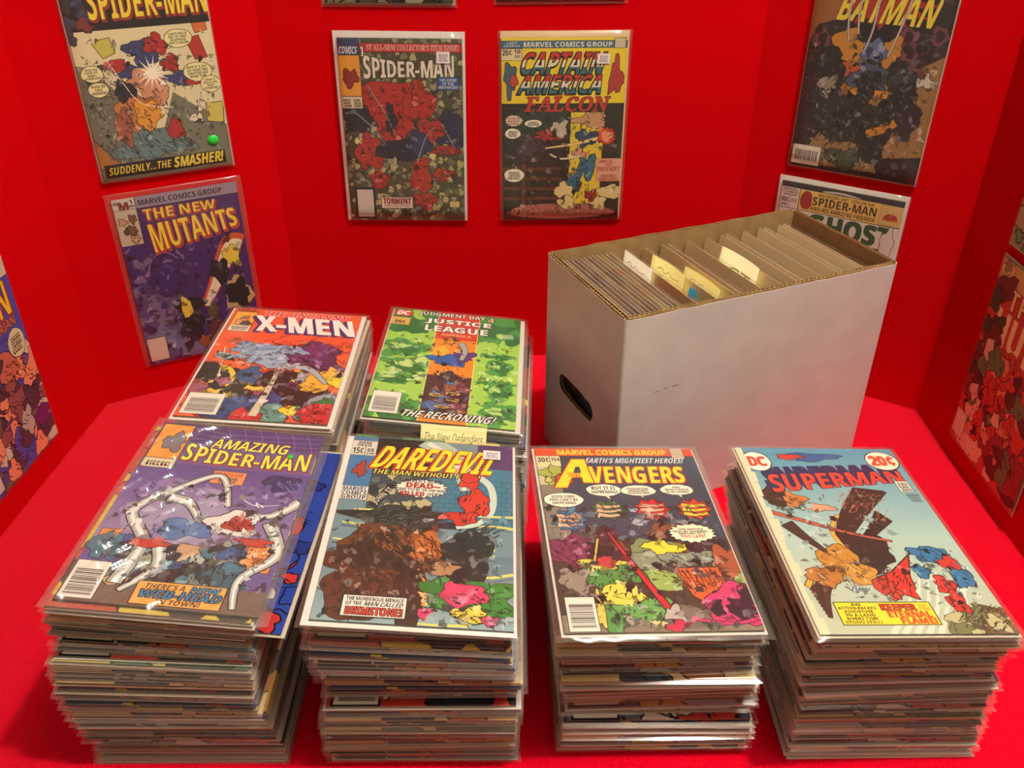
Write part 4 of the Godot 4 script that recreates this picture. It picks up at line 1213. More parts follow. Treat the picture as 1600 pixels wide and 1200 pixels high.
# s: cover, t, w, h (cover), dx, dz (cover inside sleeve), board [w, h] or null, bag [w, h], amp, fine
func comic(called: String, label: String, group: String, xf: Transform3D, s: Dictionary) -> Node3D:
	var o := thing(called, label, "comic", xf, group)
	var t: float = s.t
	var w: float = s.get("w", 0.169)
	var h: float = s.get("h", 0.259)
	var off := Vector3(s.get("dx", 0.0), 0.0003, s.get("dz", 0.0))
	var board = s.get("board", [0.1745, 0.2655])
	var high := 0.0003
	if board != null:
		var b := part("backing_board", board_mesh(board[0], board[1]), s.get("board_mat", board_mats[rng.randi() % board_mats.size()]), o)
		b.position.y = high
		high += 0.0007
	off.y = high
	part("cover", cover_mesh(w, h, t), s.cover, o).position = off
	part("pages", pages_mesh(w, h, t), s.get("pages", page_mats[rng.randi() % page_mats.size()]), o).position = off
	high += t
	var bag = s.get("bag", [0.182, 0.272])
	if bag != null:
		var iw: float = maxf(w + 2 * absf(off.x), board[0] if board != null else 0.0) + 0.001
		var ih: float = maxf(h + 2 * absf(off.z), board[1] if board != null else 0.0) + 0.001
		var n: int = s.get("fine", 0)
		var sleeve := part("sleeve", bag_mesh(bag[0], bag[1], iw, ih, high, s.get("sd", 1), n if n else 2, int(n * 1.5) if n else 2, s.get("amp", 0.0), s.get("crinkle", 0.0)), s.get("film", M.film), o)
		for k in s.get("stickers", []):
			var q := part("sticker", k[0], k[1], sleeve, k[3])
			q.position = k[2] + Vector3(0, high + s.get("amp", 0.0) * 0.9 + 0.0006, 0)
	return o

func thickness(s: Dictionary) -> float:
	return s.t + 0.0003 + (0.0007 if s.get("board", 1) != null else 0.0) + 0.0003 + s.get("amp", 0.0) * 0.4

func ordinal(k: int) -> String:
	var ones := ["", "first", "second", "third", "fourth", "fifth", "sixth", "seventh", "eighth", "ninth", "tenth", "eleventh", "twelfth", "thirteenth", "fourteenth", "fifteenth", "sixteenth", "seventeenth", "eighteenth", "nineteenth"]
	if k < 20:
		return ones[k]
	var tens := ["twenty", "thirty", "forty", "fifty"]
	if k % 10 == 0:
		return ["twentieth", "thirtieth", "fortieth", "fiftieth"][k / 10 - 2]
	return tens[k / 10 - 2] + "-" + ones[k % 10]

func key_at(keys: Array, y: float) -> float:
	if y <= keys[0][0]:
		return keys[0][1]
	for i in keys.size() - 1:
		if y <= keys[i + 1][0]:
			return lerpf(keys[i][1], keys[i + 1][1], inverse_lerp(keys[i][0], keys[i + 1][0], y))
	return keys[-1][1]

# a pile of bagged comics, spines to -x; top: spec of the topmost
func pile(p: Dictionary) -> void:
	var n: int = p.n
	var top: Dictionary = p.top
	var specs := []
	for i in n - 1:
		var s := {"t": [0.0017, 0.0019, 0.0022, 0.0025, 0.0031][rng.randi() % 5], "sd": rng.randi() % 4, "cover": generic_covers[rng.randi() % generic_covers.size()]}
		var big := rng.randf() < 0.3
		s.w = 0.171 if big else 0.168
		s.h = 0.2605 if big else 0.258
		s.dx = rng.randf_range(-0.0015, 0.0015)
		s.dz = rng.randf_range(-0.001, 0.002)
		var kind := rng.randf()
		if kind < 0.14:
			s.board = null
		elif kind < 0.75:
			s.board = [s.w + 0.001, s.h + 0.001]
		s.bag = [[0.179, 0.2695], [0.181, 0.271], [0.178, 0.268]][rng.randi() % 3]
		if p.has("odd") and p.odd.has(n - 1 - i):
			s.merge(p.odd[n - 1 - i], true)
		specs.append(s)
	specs.append(top)
	var tilts := []
	for i in n:
		tilts.append(deg_to_rad(key_at(p.tilt, float(i) / (n - 1)) + (0.0 if i > n - 3 else rng.randf_range(-0.12, 0.12))))
	# first pass: heights as they would pack, second: spread to reach the top height
	var ys := [0.0]
	for i in range(1, n):
		ys.append(ys[i - 1] + thickness(specs[i - 1]) + absf(tilts[i] - tilts[i - 1]) * 0.088 + 0.0001)
	var want: float = p.y - thickness(top) - 0.0005
	var slack: float = (want - ys[n - 1]) / (n - 1)
	if slack < -0.0002:
		push_warning("pile too high by %f" % (-slack * (n - 1)))
	var share := [0.0]
	for i in range(1, n):
		share.append(share[i - 1] + (rng.randf_range(3.0, 6.0) if rng.randf() < 0.18 else 0.3))
	var turn_walk := 0.0
	var wx := 0.0
	var wz := 0.0
	for i in n:
		var y: float = ys[i] + slack * (n - 1) * share[i] / share[n - 1]
		var x: float = key_at(p.x, y)
		var z: float = key_at(p.z, y)
		if rng.randf() < 0.2:
			wx = rng.randf_range(-0.003, 0.003)
			wz = rng.randf_range(-0.007, 0.004)
			turn_walk = rng.randf_range(-0.9, 0.9)
		var turn := deg_to_rad(key_at(p.turn, float(i) / (n - 1)) + turn_walk + rng.randf_range(-0.35, 0.35))
		var s: Dictionary = specs[i]
		x += wx + rng.randf_range(-0.0012, 0.0012) + s.get("shift", 0.0)
		z += wz + rng.randf_range(-0.0012, 0.0012)
		if i == n - 1:
			x = p.at.x
			z = p.at.y
			turn = deg_to_rad(p.turn[-1][1])
		# right edge low: the spines are thicker
		var lift: float = 0.0885 * absf(sin(tilts[0])) if i == 0 else 0.0
		var b := Basis(Vector3.UP, turn) * Basis(Vector3.BACK, -tilts[i])
		var label: String = "bagged comic, %s from the top in the %s" % [ordinal(n - i), p.pile]
		if i == n - 1:
			label = p.top_label
		elif s.has("label"):
			label = s.label
		var drop: float = (x - p.at.x) * tan(tilts[i])
		comic("bagged_comic", label, p.group, Transform3D(b, Vector3(x, y + lift + 0.0002 - drop, z)), s)

# pinned on a panel: o origin at floor, dir along the panel to the right as seen, at (u, y) of the lower middle
func pinned(o: Vector2, dir: Vector2, u: float, y: float, turn: float, label: String, group: String, s: Dictionary) -> void:
	var x := Vector3(dir.x, 0, dir.y).normalized()
	var n := x.cross(Vector3.UP)
	if n.dot(Vector3(0, 0.7, 1.27) - Vector3(o.x, 0.7, o.y)) < 0:
		n = -n
	var b := Basis(x, n, Vector3.DOWN) * Basis(Vector3.UP, deg_to_rad(turn))
	var at: Vector3 = Vector3(o.x, 0, o.y) + x * u + Vector3.UP * (y + s.bag[1] / 2) + n * 0.0012
	comic("bagged_comic", label, group, Transform3D(b, at), s)

# ------------------------------------------------------------------ cardboard box
# a liner sheet in the plane z = off .. off - th, along x from a to b, with a ragged top and an optional slot
func liner(a: float, b: float, off: float, th: float, high: float, sd: int, slot := Rect2()) -> ArrayMesh:
	var f := FastNoiseLite.new()
	f.seed = sd
	f.frequency = 16.0
	var top := func(x: float) -> float: return high + 0.0016 * f.get_noise_1d(x) + 0.0006 * f.get_noise_1d(x * 6.0 + 3.0)
	var st := start()
	flat(st)
	var n := 40
	if slot.size.x > 0.0:
		# ring between the slot and the rim of the sheet
		var inner: Array[Vector2] = []
		var outer: Array[Vector2] = []
		var c := slot.get_center()
		var r := slot.size.y / 2
		for i in n:
			var t := TAU * i / n
			var e := Vector2(cos(t), sin(t))
			inner.append(c + Vector2(signf(e.x) * (slot.size.x / 2 - r) * minf(1.0, absf(e.x) * 2.0) + e.x * r, e.y * r))
			var k := INF
			if absf(e.x) > 1e-4:
				k = minf(k, ((b - c.x) if e.x > 0 else (a - c.x)) / e.x)
			if absf(e.y) > 1e-4:
				k = minf(k, ((high - c.y) if e.y > 0 else -c.y) / e.y)
			outer.append(c + e * k)
		# snap the nearest ring points onto the sheet's corners
		for q in [Vector2(a, 0), Vector2(b, 0), Vector2(a, high), Vector2(b, high)]:
			var best := 0
			for i in n:
				if outer[i].distance_to(q) < outer[best].distance_to(q):
					best = i
			outer[best] = q
		for i in n:
			if outer[i].y > high - 0.001:
				outer[i].y = top.call(outer[i].x)
		for i in n:
			var j := (i + 1) % n
			for s in [[off, 1], [off - th, -1]]:
				var z: float = s[0]
				quad(st, Vector3(inner[i].x, inner[i].y, z), Vector3(inner[j].x, inner[j].y, z), Vector3(outer[j].x, outer[j].y, z), Vector3(outer[i].x, outer[i].y, z))
			for s in [inner, outer]:
				quad(st, Vector3(s[i].x, s[i].y, off), Vector3(s[j].x, s[j].y, off), Vector3(s[j].x, s[j].y, off - th), Vector3(s[i].x, s[i].y, off - th))
	else:
		for i in n:
			var x0 := lerpf(a, b, float(i) / n)
			var x1 := lerpf(a, b, float(i + 1) / n)
			var y0: float = top.call(x0)
			var y1: float = top.call(x1)
			quad(st, Vector3(x0, y0, off), Vector3(x1, y1, off), Vector3(x1, 0, off), Vector3(x0, 0, off))
			quad(st, Vector3(x1, y1, off - th), Vector3(x0, y0, off - th), Vector3(x0, 0, off - th), Vector3(x1, 0, off - th))
			quad(st, Vector3(x0, y0, off - th), Vector3(x1, y1, off - th), Vector3(x1, y1, off), Vector3(x0, y0, off))
		for x in [a, b]:
			var y: float = top.call(x)
			quad(st, Vector3(x, 0, off), Vector3(x, 0, off - th), Vector3(x, y, off - th), Vector3(x, y, off))
	return done(st)

func flute(a: float, b: float, off: float, depth: float, high: float, slot := Rect2()) -> ArrayMesh:
	var st := start()
	var pitch := 0.0062
	var n := int((b - a) / pitch * 6)
	for i in n:
		var x0 := lerpf(a, b, float(i) / n)
		var x1 := lerpf(a, b, float(i + 1) / n)
		var z0 := off - depth * (0.5 + 0.5 * sin(x0 / pitch * TAU))
		var z1 := off - depth * (0.5 + 0.5 * sin(x1 / pitch * TAU))
		var runs := [[0.001, high]]
		if slot.size.x > 0.0 and x1 > slot.position.x and x0 < slot.end.x:
			runs = [[0.001, slot.position.y], [slot.end.y, high]]
		for r in runs:
			quad(st, Vector3(x0, r[1], z0), Vector3(x1, r[1], z1), Vector3(x1, r[0], z1), Vector3(x0, r[0], z0))
			quad(st, Vector3(x0, r[1], z0 - 0.0004), Vector3(x1, r[1], z1 - 0.0004), Vector3(x1, r[1], z1), Vector3(x0, r[1], z0))
	return done(st)

func comic_box(xf: Transform3D) -> void:
	var o := thing("comic_box", "white corrugated cardboard box with oval hand hole, open and full of comics", "box", xf)
	var L := 0.383
	var W := 0.199
	var H := 0.28
	var r := 0.004
	var sd := 5
	for w in [["side_panel", 0.0, L, W], ["side_panel", PI, L, W], ["end_panel", -PI / 2, W, L], ["end_panel", PI / 2, W, L]]:
		var half: float = w[2] / 2 - r
		var slot := Rect2()
		if w[0] == "end_panel":
			slot = Rect2(-0.0085 - 0.047, 0.103, 0.094, 0.03)
		var q := part(w[0], liner(-half, half, 0.0, 0.0006, H - 0.0012, sd, slot), M.box_white, o)
		q.transform = Transform3D(Basis(Vector3.UP, w[1]), Basis(Vector3.UP, w[1]) * Vector3(0, 0, w[3] / 2))
		part("core_liner", liner(-half, half, -0.0006, 0.0005, H + 0.0014, sd + 20, slot), M.kraft, q, "brown ply showing along the torn rim")
		part("flute", flute(-half, half, -0.0013, 0.0034, H + 0.0006, slot), M.kraft, q, "brown corrugated core")
		part("inner_liner", liner(-half - 0.0002, half + 0.0002, -0.0052, 0.0006, H + 0.0012, sd + 7, slot), M.kraft, q, "brown kraft inside")
		sd += 1
	for c in [[1, 1, 0.0], [1, -1, PI / 2], [-1, -1, PI], [-1, 1, -PI / 2]]:
		var st := start()
		for i in 6:
			var a0 := PI / 2 * i / 6
			var a1 := PI / 2 * (i + 1) / 6
			var p0 := Vector3(sin(a0) * r, 0, cos(a0) * r)
			var p1 := Vector3(sin(a1) * r, 0, cos(a1) * r)
			st.set_smooth_group(1)
			quad(st, p0 + Vector3.UP * H, p1 + Vector3.UP * H, p1, p0)
			flat(st)
			quad(st, p1 * 0.85 + Vector3.UP * H, p0 * 0.85 + Vector3.UP * H, p0 * 0.85, p1 * 0.85)
			quad(st, p0 * 0.85 + Vector3.UP * H, p1 * 0.85 + Vector3.UP * H, p1 + Vector3.UP * H, p0 + Vector3.UP * H)
		var q := part("corner_fold", done(st), M.box_white, o)
		q.transform = Transform3D(Basis(Vector3.UP, c[2]), Vector3(c[0] * (L / 2 - r), 0, c[1] * (W / 2 - r)))
	for m in [[-0.142, 0.176, 0.006], [-0.131, 0.178, 0.005], [-0.117, 0.1785, 0.009]]:
		part("pencil_mark", box(Vector3(m[2], 0.0008, 0.0001)), M.graphite, o).position = Vector3(m[0], m[1], W / 2 + 0.00005)
	part("base", box(Vector3(L - 0.002, 0.003, W - 0.002)), M.kraft, o)

# a small sheet of paper standing on its lower edge, bent about the upright
func card_mesh(w: float, h: float, bend: float, th := 0.0004) -> ArrayMesh:
	var st := start()
	var n := 10
	for i in n:
		var a := float(i) / n
		var b := float(i + 1) / n
		var p := Vector3((a - 0.5) * w, 0, bend * 4 * (a - 0.5) * (a - 0.5))
		var q := Vector3((b - 0.5) * w, 0, bend * 4 * (b - 0.5) * (b - 0.5))
		var up := Vector3.UP * h
		var back := Vector3(0, 0, -th)
		quad(st, p + up, q + up, q, p, Vector2(a, 0), Vector2(b, 0), Vector2(b, 1), Vector2(a, 1))
		quad(st, q + up + back, p + up + back, p + back, q + back, Vector2(b, 0), Vector2(a, 0), Vector2(a, 1), Vector2(b, 1))
		quad(st, p + up + back, q + up + back, q + up, p + up, Vector2(a, 0), Vector2(b, 0), Vector2(b, 0), Vector2(a, 0))
	return done(st)

func written(rows: Array, paper: Color, pen: Color, wide := 320, high := 200, rect := [0.1, 0.12, 0.9, 0.5]) -> Material:
	var k := Ink.new(wide, high, paper, 3)
	if rows.is_empty():
		for i in 3:
			var y := 0.05 + i * 0.035
			k.stroke([0.15, y, 0.25, y - 0.012, 0.33, y + 0.008, 0.45, y - 0.01, 0.55, y + 0.006, 0.8, y - 0.006], 0.012, 0.008, pen)
	k.lines(rows, rect[0], rect[1], rect[2], rect[3], pen, {"thin": true, "slant": 0.25})
	return k.material(0.7)

func sticker_mesh(w: float, h: float) -> ArrayMesh:
	var st := start()
	flat(st)
	quad(st, Vector3(-w / 2, 0.0002, -h / 2), Vector3(w / 2, 0.0002, -h / 2), Vector3(w / 2, 0.0002, h / 2), Vector3(-w / 2, 0.0002, h / 2))
	add_box(st, Vector3(w, 0.00018, h))
	return done(st)

func price_sticker(w: float, h: float, at: Vector3) -> Array:
	var k := Ink.new(120, 80, c8(232, 228, 222), 4)
	k.scrawl(0.1, 0.15, 0.9, 0.85, 3, c8(120, 100, 140))
	return [sticker_mesh(w, h), k.material(0.5), at, "white price sticker"]

func dot_sticker(r: float, at: Vector3) -> Array:
	return [lathe([Vector2(0.0001, 0), Vector2(r, 0), Vector2(r, 0.0002), Vector2(0.0001, 0.0002)], 24), M.green_dot, at, "round green sticker"]

# ------------------------------------------------------------------ room
func make_materials() -> void:
	var film := mat(Color(0.93, 0.92, 0.88, 0.035), 0.14)
	film.transparency = BaseMaterial3D.TRANSPARENCY_ALPHA
	M.film = film
	var crinkled := mat(Color(0.95, 0.94, 0.92, 0.05), 0.2)
	crinkled.normal_enabled = true
	crinkled.normal_texture = noise_tex(0.02, 512, true, null, 3, 12)
	crinkled.normal_scale = 0.25
	crinkled.uv1_triplanar = true
	crinkled.uv1_scale = Vector3(6, 6, 6)
	crinkled.transparency = BaseMaterial3D.TRANSPARENCY_ALPHA
	crinkled.metallic_specular = 0.6
	M.crinkled = crinkled
	var red := mat(Color.WHITE, 0.95, 0.15)
	red.albedo_texture = noise_tex(0.25, 512, false, ramp2(Color(0.74, 0.0, 0.03), Color(0.82, 0.0, 0.05)), 4, 3)
	red.uv1_triplanar = true
	red.uv1_scale = Vector3(5, 5, 5)
	red.heightmap_enabled = false
	M.board_red = red
	var cloth := mat(Color.WHITE, 0.95, 0.15)
	cloth.albedo_texture = noise_tex(0.4, 512, false, ramp2(Color(0.86, 0.0, 0.10), Color(0.96, 0.01, 0.20)), 3, 5)
	cloth.uv1_triplanar = true
	cloth.uv1_scale = Vector3(4, 4, 4)
	cloth.normal_enabled = true
	cloth.normal_texture = noise_tex(0.5, 512, true, null, 2, 6)
	cloth.normal_scale = 0.5
	cloth.rim_enabled = true
	cloth.rim = 0.1
	cloth.rim_tint = 1.0
	M.cloth_red = cloth
	var white := mat(Color.WHITE, 0.75, 0.3)
	white.albedo_texture = noise_tex(0.02, 256, false, ramp2(Color(0.82, 0.80, 0.79), Color(0.87, 0.85, 0.84)), 5, 8)
	white.uv1_triplanar = true
	white.uv1_scale = Vector3(3, 3, 3)
	M.box_white = white
	var kraft := mat(Color.WHITE, 0.85, 0.3)
	kraft.albedo_texture = noise_tex(0.03, 256, false, ramp2(Color(0.60, 0.48, 0.31), Color(0.69, 0.57, 0.39)), 5, 9)
	kraft.uv1_triplanar = true
	kraft.uv1_scale = Vector3(4, 4, 4)
	M.kraft = kraft
	M.graphite = mat(Color(0.42, 0.38, 0.36), 0.7)
	M.old_board = mat(c8(228, 208, 158), 0.6)
	M.green_dot = mat(Color(0.15, 0.85, 0.25), 0.5)
	M.blue = mat(Color(0.08, 0.55, 0.7), 0.5)
	M.wood = mat(Color(0.45, 0.33, 0.22), 0.6)
	M.wall = mat(Color(0.68, 0.66, 0.62), 0.9)
	M.carpet = mat(Color(0.58, 0.54, 0.48), 0.95)
	M.ceiling = mat(Color(0.84, 0.82, 0.79), 0.9)
	M.brass = mat(Color(0.75, 0.62, 0.38), 0.35)
	M.brass.metallic = 0.9
	var bulb := mat(Color(1, 0.95, 0.85), 0.4)
	bulb.emission_enabled = true
	bulb.emission = Color(1.0, 0.96, 0.90)
	bulb.emission_energy_multiplier = 6.0
	M.bulb = bulb
	for c in [[c8(160, 140, 110), c8(98, 80, 60)], [c8(178, 158, 126), c8(112, 92, 70)], [c8(136, 114, 88), c8(78, 62, 48)], [c8(206, 192, 166), c8(144, 126, 100)]]:
		var im := Image.create_empty(8, 32, false, Image.FORMAT_RGB8)
		for y in 32:
			im.fill_rect(Rect2i(0, y, 8, 1), c[0].lerp(c[1], rng.randf()))
		var m := mat(Color.WHITE, 0.9, 0.3)
		m.albedo_texture = ImageTexture.create_from_image(im)
		page_mats.append(m)
	for c in [c8(226, 220, 208), c8(196, 180, 154), c8(206, 194, 174), c8(170, 152, 128)]:
		board_mats.append(mat(c, 0.6))

func room() -> void:
	struct("floor", box(Vector3(4.4, 0.1, 4.4)), M.carpet, Vector3(0, -0.65, 0.9))
	struct("ceiling", box(Vector3(4.4, 0.1, 4.4)), M.ceiling, Vector3(0, 2.2, 0.9))
	struct("wall_back", box(Vector3(4.4, 2.75, 0.1)), M.wall, Vector3(0, -0.55, -1.2))
	struct("wall_front", box(Vector3(4.4, 2.75, 0.1)), M.wall, Vector3(0, -0.55, 3.0))
	struct("wall_left", box(Vector3(0.1, 2.75, 4.1)), M.wall, Vector3(-2.1, -0.55, 0.9))
	struct("wall_right", box(Vector3(0.1, 2.75, 4.1)), M.wall, Vector3(2.1, -0.55, 0.9))

func lamp(at: Vector3, energy: float) -> void:
	var o := thing("ceiling_lamp", "small ceiling lamp with a bare round bulb above the table", "lamp", Transform3D(Basis(), at))
	part("rose", lathe([Vector2(0.0001, 0.0), Vector2(0.05, 0.0), Vector2(0.055, -0.01), Vector2(0.03, -0.03), Vector2(0.0001, -0.03)]), M.brass, o)
	part("socket", lathe([Vector2(0.018, -0.03), Vector2(0.018, -0.07), Vector2(0.0001, -0.07)]), M.brass, o)
	var pr := []
	for i in 13:
		var a := PI * i / 12
		pr.append(Vector2(maxf(0.0001, sin(a) * 0.032), -0.1 + cos(a) * 0.032))
	part("bulb", lathe(pr), M.bulb, o)
	var l := OmniLight3D.new()
	l.name = "bulb_light"
	l.light_color = Color(1.0, 0.96, 0.90)
	l.light_energy = energy
	l.light_size = 0.03
	l.omni_range = 8.0
	l.omni_attenuation = 2.0
	l.shadow_enabled = true
	l.position = Vector3(0, -0.1, 0)
	o.add_child(l)

func table() -> void:
	var o := thing("display_table", "wooden table under a red cloth", "table", Transform3D(Basis(), Vector3(0, -0.55, 0.42)))
	part("tabletop", box(Vector3(1.5, 0.03, 1.1), Vector3(0, 0.516, 0), 0.003), M.wood, o)
	for x in [-0.68, 0.68]:
		for z in [-0.48, 0.48]:
			part("leg", box(Vector3(0.06, 0.516, 0.06), Vector3(x, 0, z), 0.003), M.wood, o)
	# cloth: flat top, rounded rim, hanging folds
	var st := start()
	var rim: Array[Vector2] = []
	var hx := 0.755
	var hz := 0.555
	for s in [[Vector2(-hx, -hz), Vector2(hx, -hz)], [Vector2(hx, -hz), Vector2(hx, hz)], [Vector2(hx, hz), Vector2(-hx, hz)], [Vector2(-hx, hz), Vector2(-hx, -hz)]]:
		for i in 48:
			rim.append(s[0].lerp(s[1], i / 48.0))
	var n := rim.size()
	quad(st, Vector3(-hx, 0, -hz), Vector3(hx, 0, -hz), Vector3(hx, 0, hz), Vector3(-hx, 0, hz))
	for i in n:
		var j := (i + 1) % n
		var col := []
		for q in [i, j]:
			var p := rim[q]
			var out := Vector2(signf(p.x) if absf(p.x) > hx - 0.001 else 0.0, signf(p.y) if absf(p.y) > hz - 0.001 else 0.0).normalized()
			var fold := 0.012 * sin(q * 0.8) + 0.008 * sin(q * 0.37)
			col.append([Vector3(p.x, 0, p.y), Vector3(p.x + out.x * 0.008, -0.01, p.y + out.y * 0.008), Vector3(p.x + out.x * (0.025 + fold), -0.3, p.y + out.y * (0.025 + fold))])
		for k in 2:
			quad(st, col[0][k], col[0][k + 1], col[1][k + 1], col[1][k])
	var c := thing("tablecloth", "bright red felt cloth spread over the table", "tablecloth", Transform3D(Basis(), Vector3(0, 0, 0.42)))
	part("cloth", done(st), M.cloth_red, c)

const LC := Vector2(-0.323, 0.0)
const LO := Vector2(-0.593, 0.139)
const RC := Vector2(0.356, 0.002)
const RO := Vector2(0.614, 0.171)
const LEND := Vector2(-0.622, 0.56)
const REND := Vector2(0.616, 0.60)

func backdrop() -> void:
	var o := thing("display_board", "tall red folding display board of five panels standing on the cloth", "display board")
	var high := 0.914
	var th := 0.006
	for p in [[LEND, LO], [LO, LC], [LC, RC], [RC, RO], [RO, REND]]:
		var a: Vector2 = p[0]
		var b: Vector2 = p[1]
		var d := (b - a).normalized()
		var x := Vector3(d.x, 0, d.y)
		var z := x.cross(Vector3.UP)
		var q := part("panel", box(Vector3(a.distance_to(b) + 0.004, high, th), Vector3.ZERO), M.board_red, o)
		q.transform = Transform3D(Basis(x, Vector3.UP, z), Vector3((a.x + b.x) / 2, 0.0005, (a.y + b.y) / 2) - z * th / 2)

func _ready() -> void:
	# camera
	var cam := Camera3D.new()
	cam.name = "camera"
	cam.fov = rad_to_deg(2.0 * atan(600.0 / 1397.4))
	cam.near = 0.02
	cam.position = Vector3(0, 0.7341, 1.2710)
	cam.rotation_degrees = Vector3(-31.859, -0.715, 0)
	add_child(cam)
	cam.current = true
	# surroundings: the room is closed
	var we := WorldEnvironment.new()
	we.name = "surroundings"
	var env := Environment.new()
	env.background_mode = Environment.BG_COLOR
	env.background_color = Color(0.05, 0.045, 0.04)
	env.tonemap_mode = Environment.TONE_MAPPER_LINEAR
	env.tonemap_exposure = 1.0
	env.sdfgi_enabled = true
	env.ssao_enabled = true
	env.ssil_enabled = true
	we.environment = env
	add_child(we)
	rng.seed = 7
	make_materials()
	lamp(Vector3(0.595, 2.2, 0.80), 3.2)
	room()
	table()
	backdrop()
	make_generic()
	piles()
	wall_comics()
	comic_box(BOX)
	box_contents()

const BOX := Transform3D(Vector3(0.92315, 0, -0.38443), Vector3(0, 1, 0), Vector3(0.38443, 0, 0.92315), Vector3(0.2725, 0.0005, 0.24725))

func piles() -> void:
	pile({"n": 44, "y": 0.182, "at": Vector2(-0.275, 0.323), "x": [[0.0, -0.272], [0.1, -0.275], [0.16, -0.269], [0.19, -0.272]], "z": [[0.0, 0.32], [0.19, 0.322]],
		"tilt": [[0.0, 0.0], [0.5, 1.0], [1.0, 4.1]], "turn": [[0.0, 0.0], [1.0, -1.2]], "group": "pile under the orange and blue cover",
		"pile": "pile under the white-bordered orange comic", "top_label": "bagged comic with white border, orange cover and slanted white title, on top of its pile",
		"top": {"t": 0.0026, "cover": cover_orange_clash(), "w": 0.1695, "h": 0.2585, "dx": -0.001, "dz": 0.0, "board": [0.178, 0.267], "board_mat": mat(c8(240, 236, 226), 0.5), "bag": [0.186, 0.275], "fine": 14, "amp": 0.0012, "sd": 31}})
	pile({"n": 44, "y": 0.181, "at": Vector2(-0.063, 0.330), "x": [[0.0, -0.058], [0.1, -0.06], [0.165, -0.056], [0.19, -0.062]], "z": [[0.0, 0.325], [0.19, 0.33]],
		"tilt": [[0.0, 0.0], [0.5, 2.0], [1.0, 5.5]], "turn": [[0.0, -1.0], [1.0, -2.5]], "group": "pile under the green cover",
		"pile": "pile under the green comic", "top_label": "bagged comic with green side panels and orange middle strip, on top of its pile",
		"top": {"t": 0.0026, "cover": cover_green_panels(), "w": 0.1695, "h": 0.259, "dx": -0.002, "dz": 0.0, "board": [0.1765, 0.264], "bag": [0.186, 0.272], "fine": 14, "amp": 0.001, "sd": 32}})
	pile({"n": 45, "y": 0.184, "at": Vector2(-0.285, 0.603), "x": [[0.0, -0.288], [0.035, -0.289], [0.05, -0.295], [0.07, -0.302], [0.12, -0.298], [0.15, -0.300], [0.165, -0.292], [0.19, -0.287]], "z": [[0.0, 0.616], [0.1, 0.61], [0.19, 0.604]],
		"tilt": [[0.0, 0.0], [0.35, 0.6], [0.6, 2.4], [1.0, 5.7]], "turn": [[0.0, -0.5], [1.0, -2.5]], "group": "pile under the violet cover",
		"pile": "pile under the violet comic", "top_label": "bagged comic in crinkled sleeve, violet cover with silver bands, on top of its pile",
		"odd": {6: {"shift": 0.03, "cover": cover_speckled(61, c8(40, 66, 150), [c8(226, 222, 214), c8(190, 50, 50), c8(40, 66, 150), c8(30, 50, 120)]), "label": "bagged comic with blue cover sticking out of the pile under the violet comic"}},
		"top": {"t": 0.0027, "cover": cover_silver_arms(), "w": 0.171, "h": 0.26, "board": null, "bag": [0.19, 0.278], "fine": 80, "amp": 0.0022, "crinkle": 0.0042, "sd": 33, "film": M.crinkled, "stickers": [dot_sticker(0.003, Vector3(0.06, 0, -0.088))]}})
	pile({"n": 43, "y": 0.178, "at": Vector2(-0.077, 0.621), "x": [[0.0, -0.0745], [0.02, -0.078], [0.045, -0.0775], [0.06, -0.0745], [0.085, -0.072], [0.107, -0.0705], [0.15, -0.077], [0.19, -0.077]], "z": [[0.0, 0.620], [0.19, 0.618]],
		"tilt": [[0.0, 0.2], [0.35, -0.2], [0.5, -0.9], [0.62, 0.6], [0.8, 2.6], [1.0, 5.2]], "turn": [[0.0, 0.0], [1.0, -0.5]], "group": "pile under the blue-grey cover",
		"pile": "pile under the blue-grey waterside comic", "top_label": "bagged comic with blue-grey cover, brown mass and yellow title, on top of its pile",
		"top": {"t": 0.0022, "cover": cover_blue_docks(), "w": 0.169, "h": 0.2595, "dx": 0.0018, "dz": -0.001, "board": [0.178, 0.267], "board_mat": mat(c8(240, 236, 226), 0.5), "bag": [0.186, 0.274], "fine": 16, "amp": 0.001, "sd": 34, "stickers": [price_sticker(0.018, 0.015, Vector3(0.064, 0, -0.112))]}})
	pile({"n": 40, "y": 0.164, "at": Vector2(0.127, 0.616), "x": [[0.0, 0.133], [0.03, 0.1375], [0.06, 0.1375], [0.09, 0.134], [0.115, 0.131], [0.135, 0.127], [0.145, 0.131], [0.18, 0.128]], "z": [[0.0, 0.610], [0.19, 0.612]],
		"tilt": [[0.0, 0.0], [0.25, 0.9], [0.4, -0.8], [0.6, -0.3], [0.75, 1.4], [1.0, 3.4]], "turn": [[0.0, 0.3], [0.7, 0.5], [1.0, 3.6]], "group": "pile under the dark blue cover with round patches",
		"pile": "pile under the dark blue comic", "top_label": "bagged comic with orange top band, dark blue cover and pink corner, topping its pile",
		"top": {"t": 0.0026, "cover": cover_round_patches(), "w": 0.172, "h": 0.2605, "board": [0.1765, 0.266], "bag": [0.188, 0.278], "fine": 16, "amp": 0.0014, "sd": 35}})
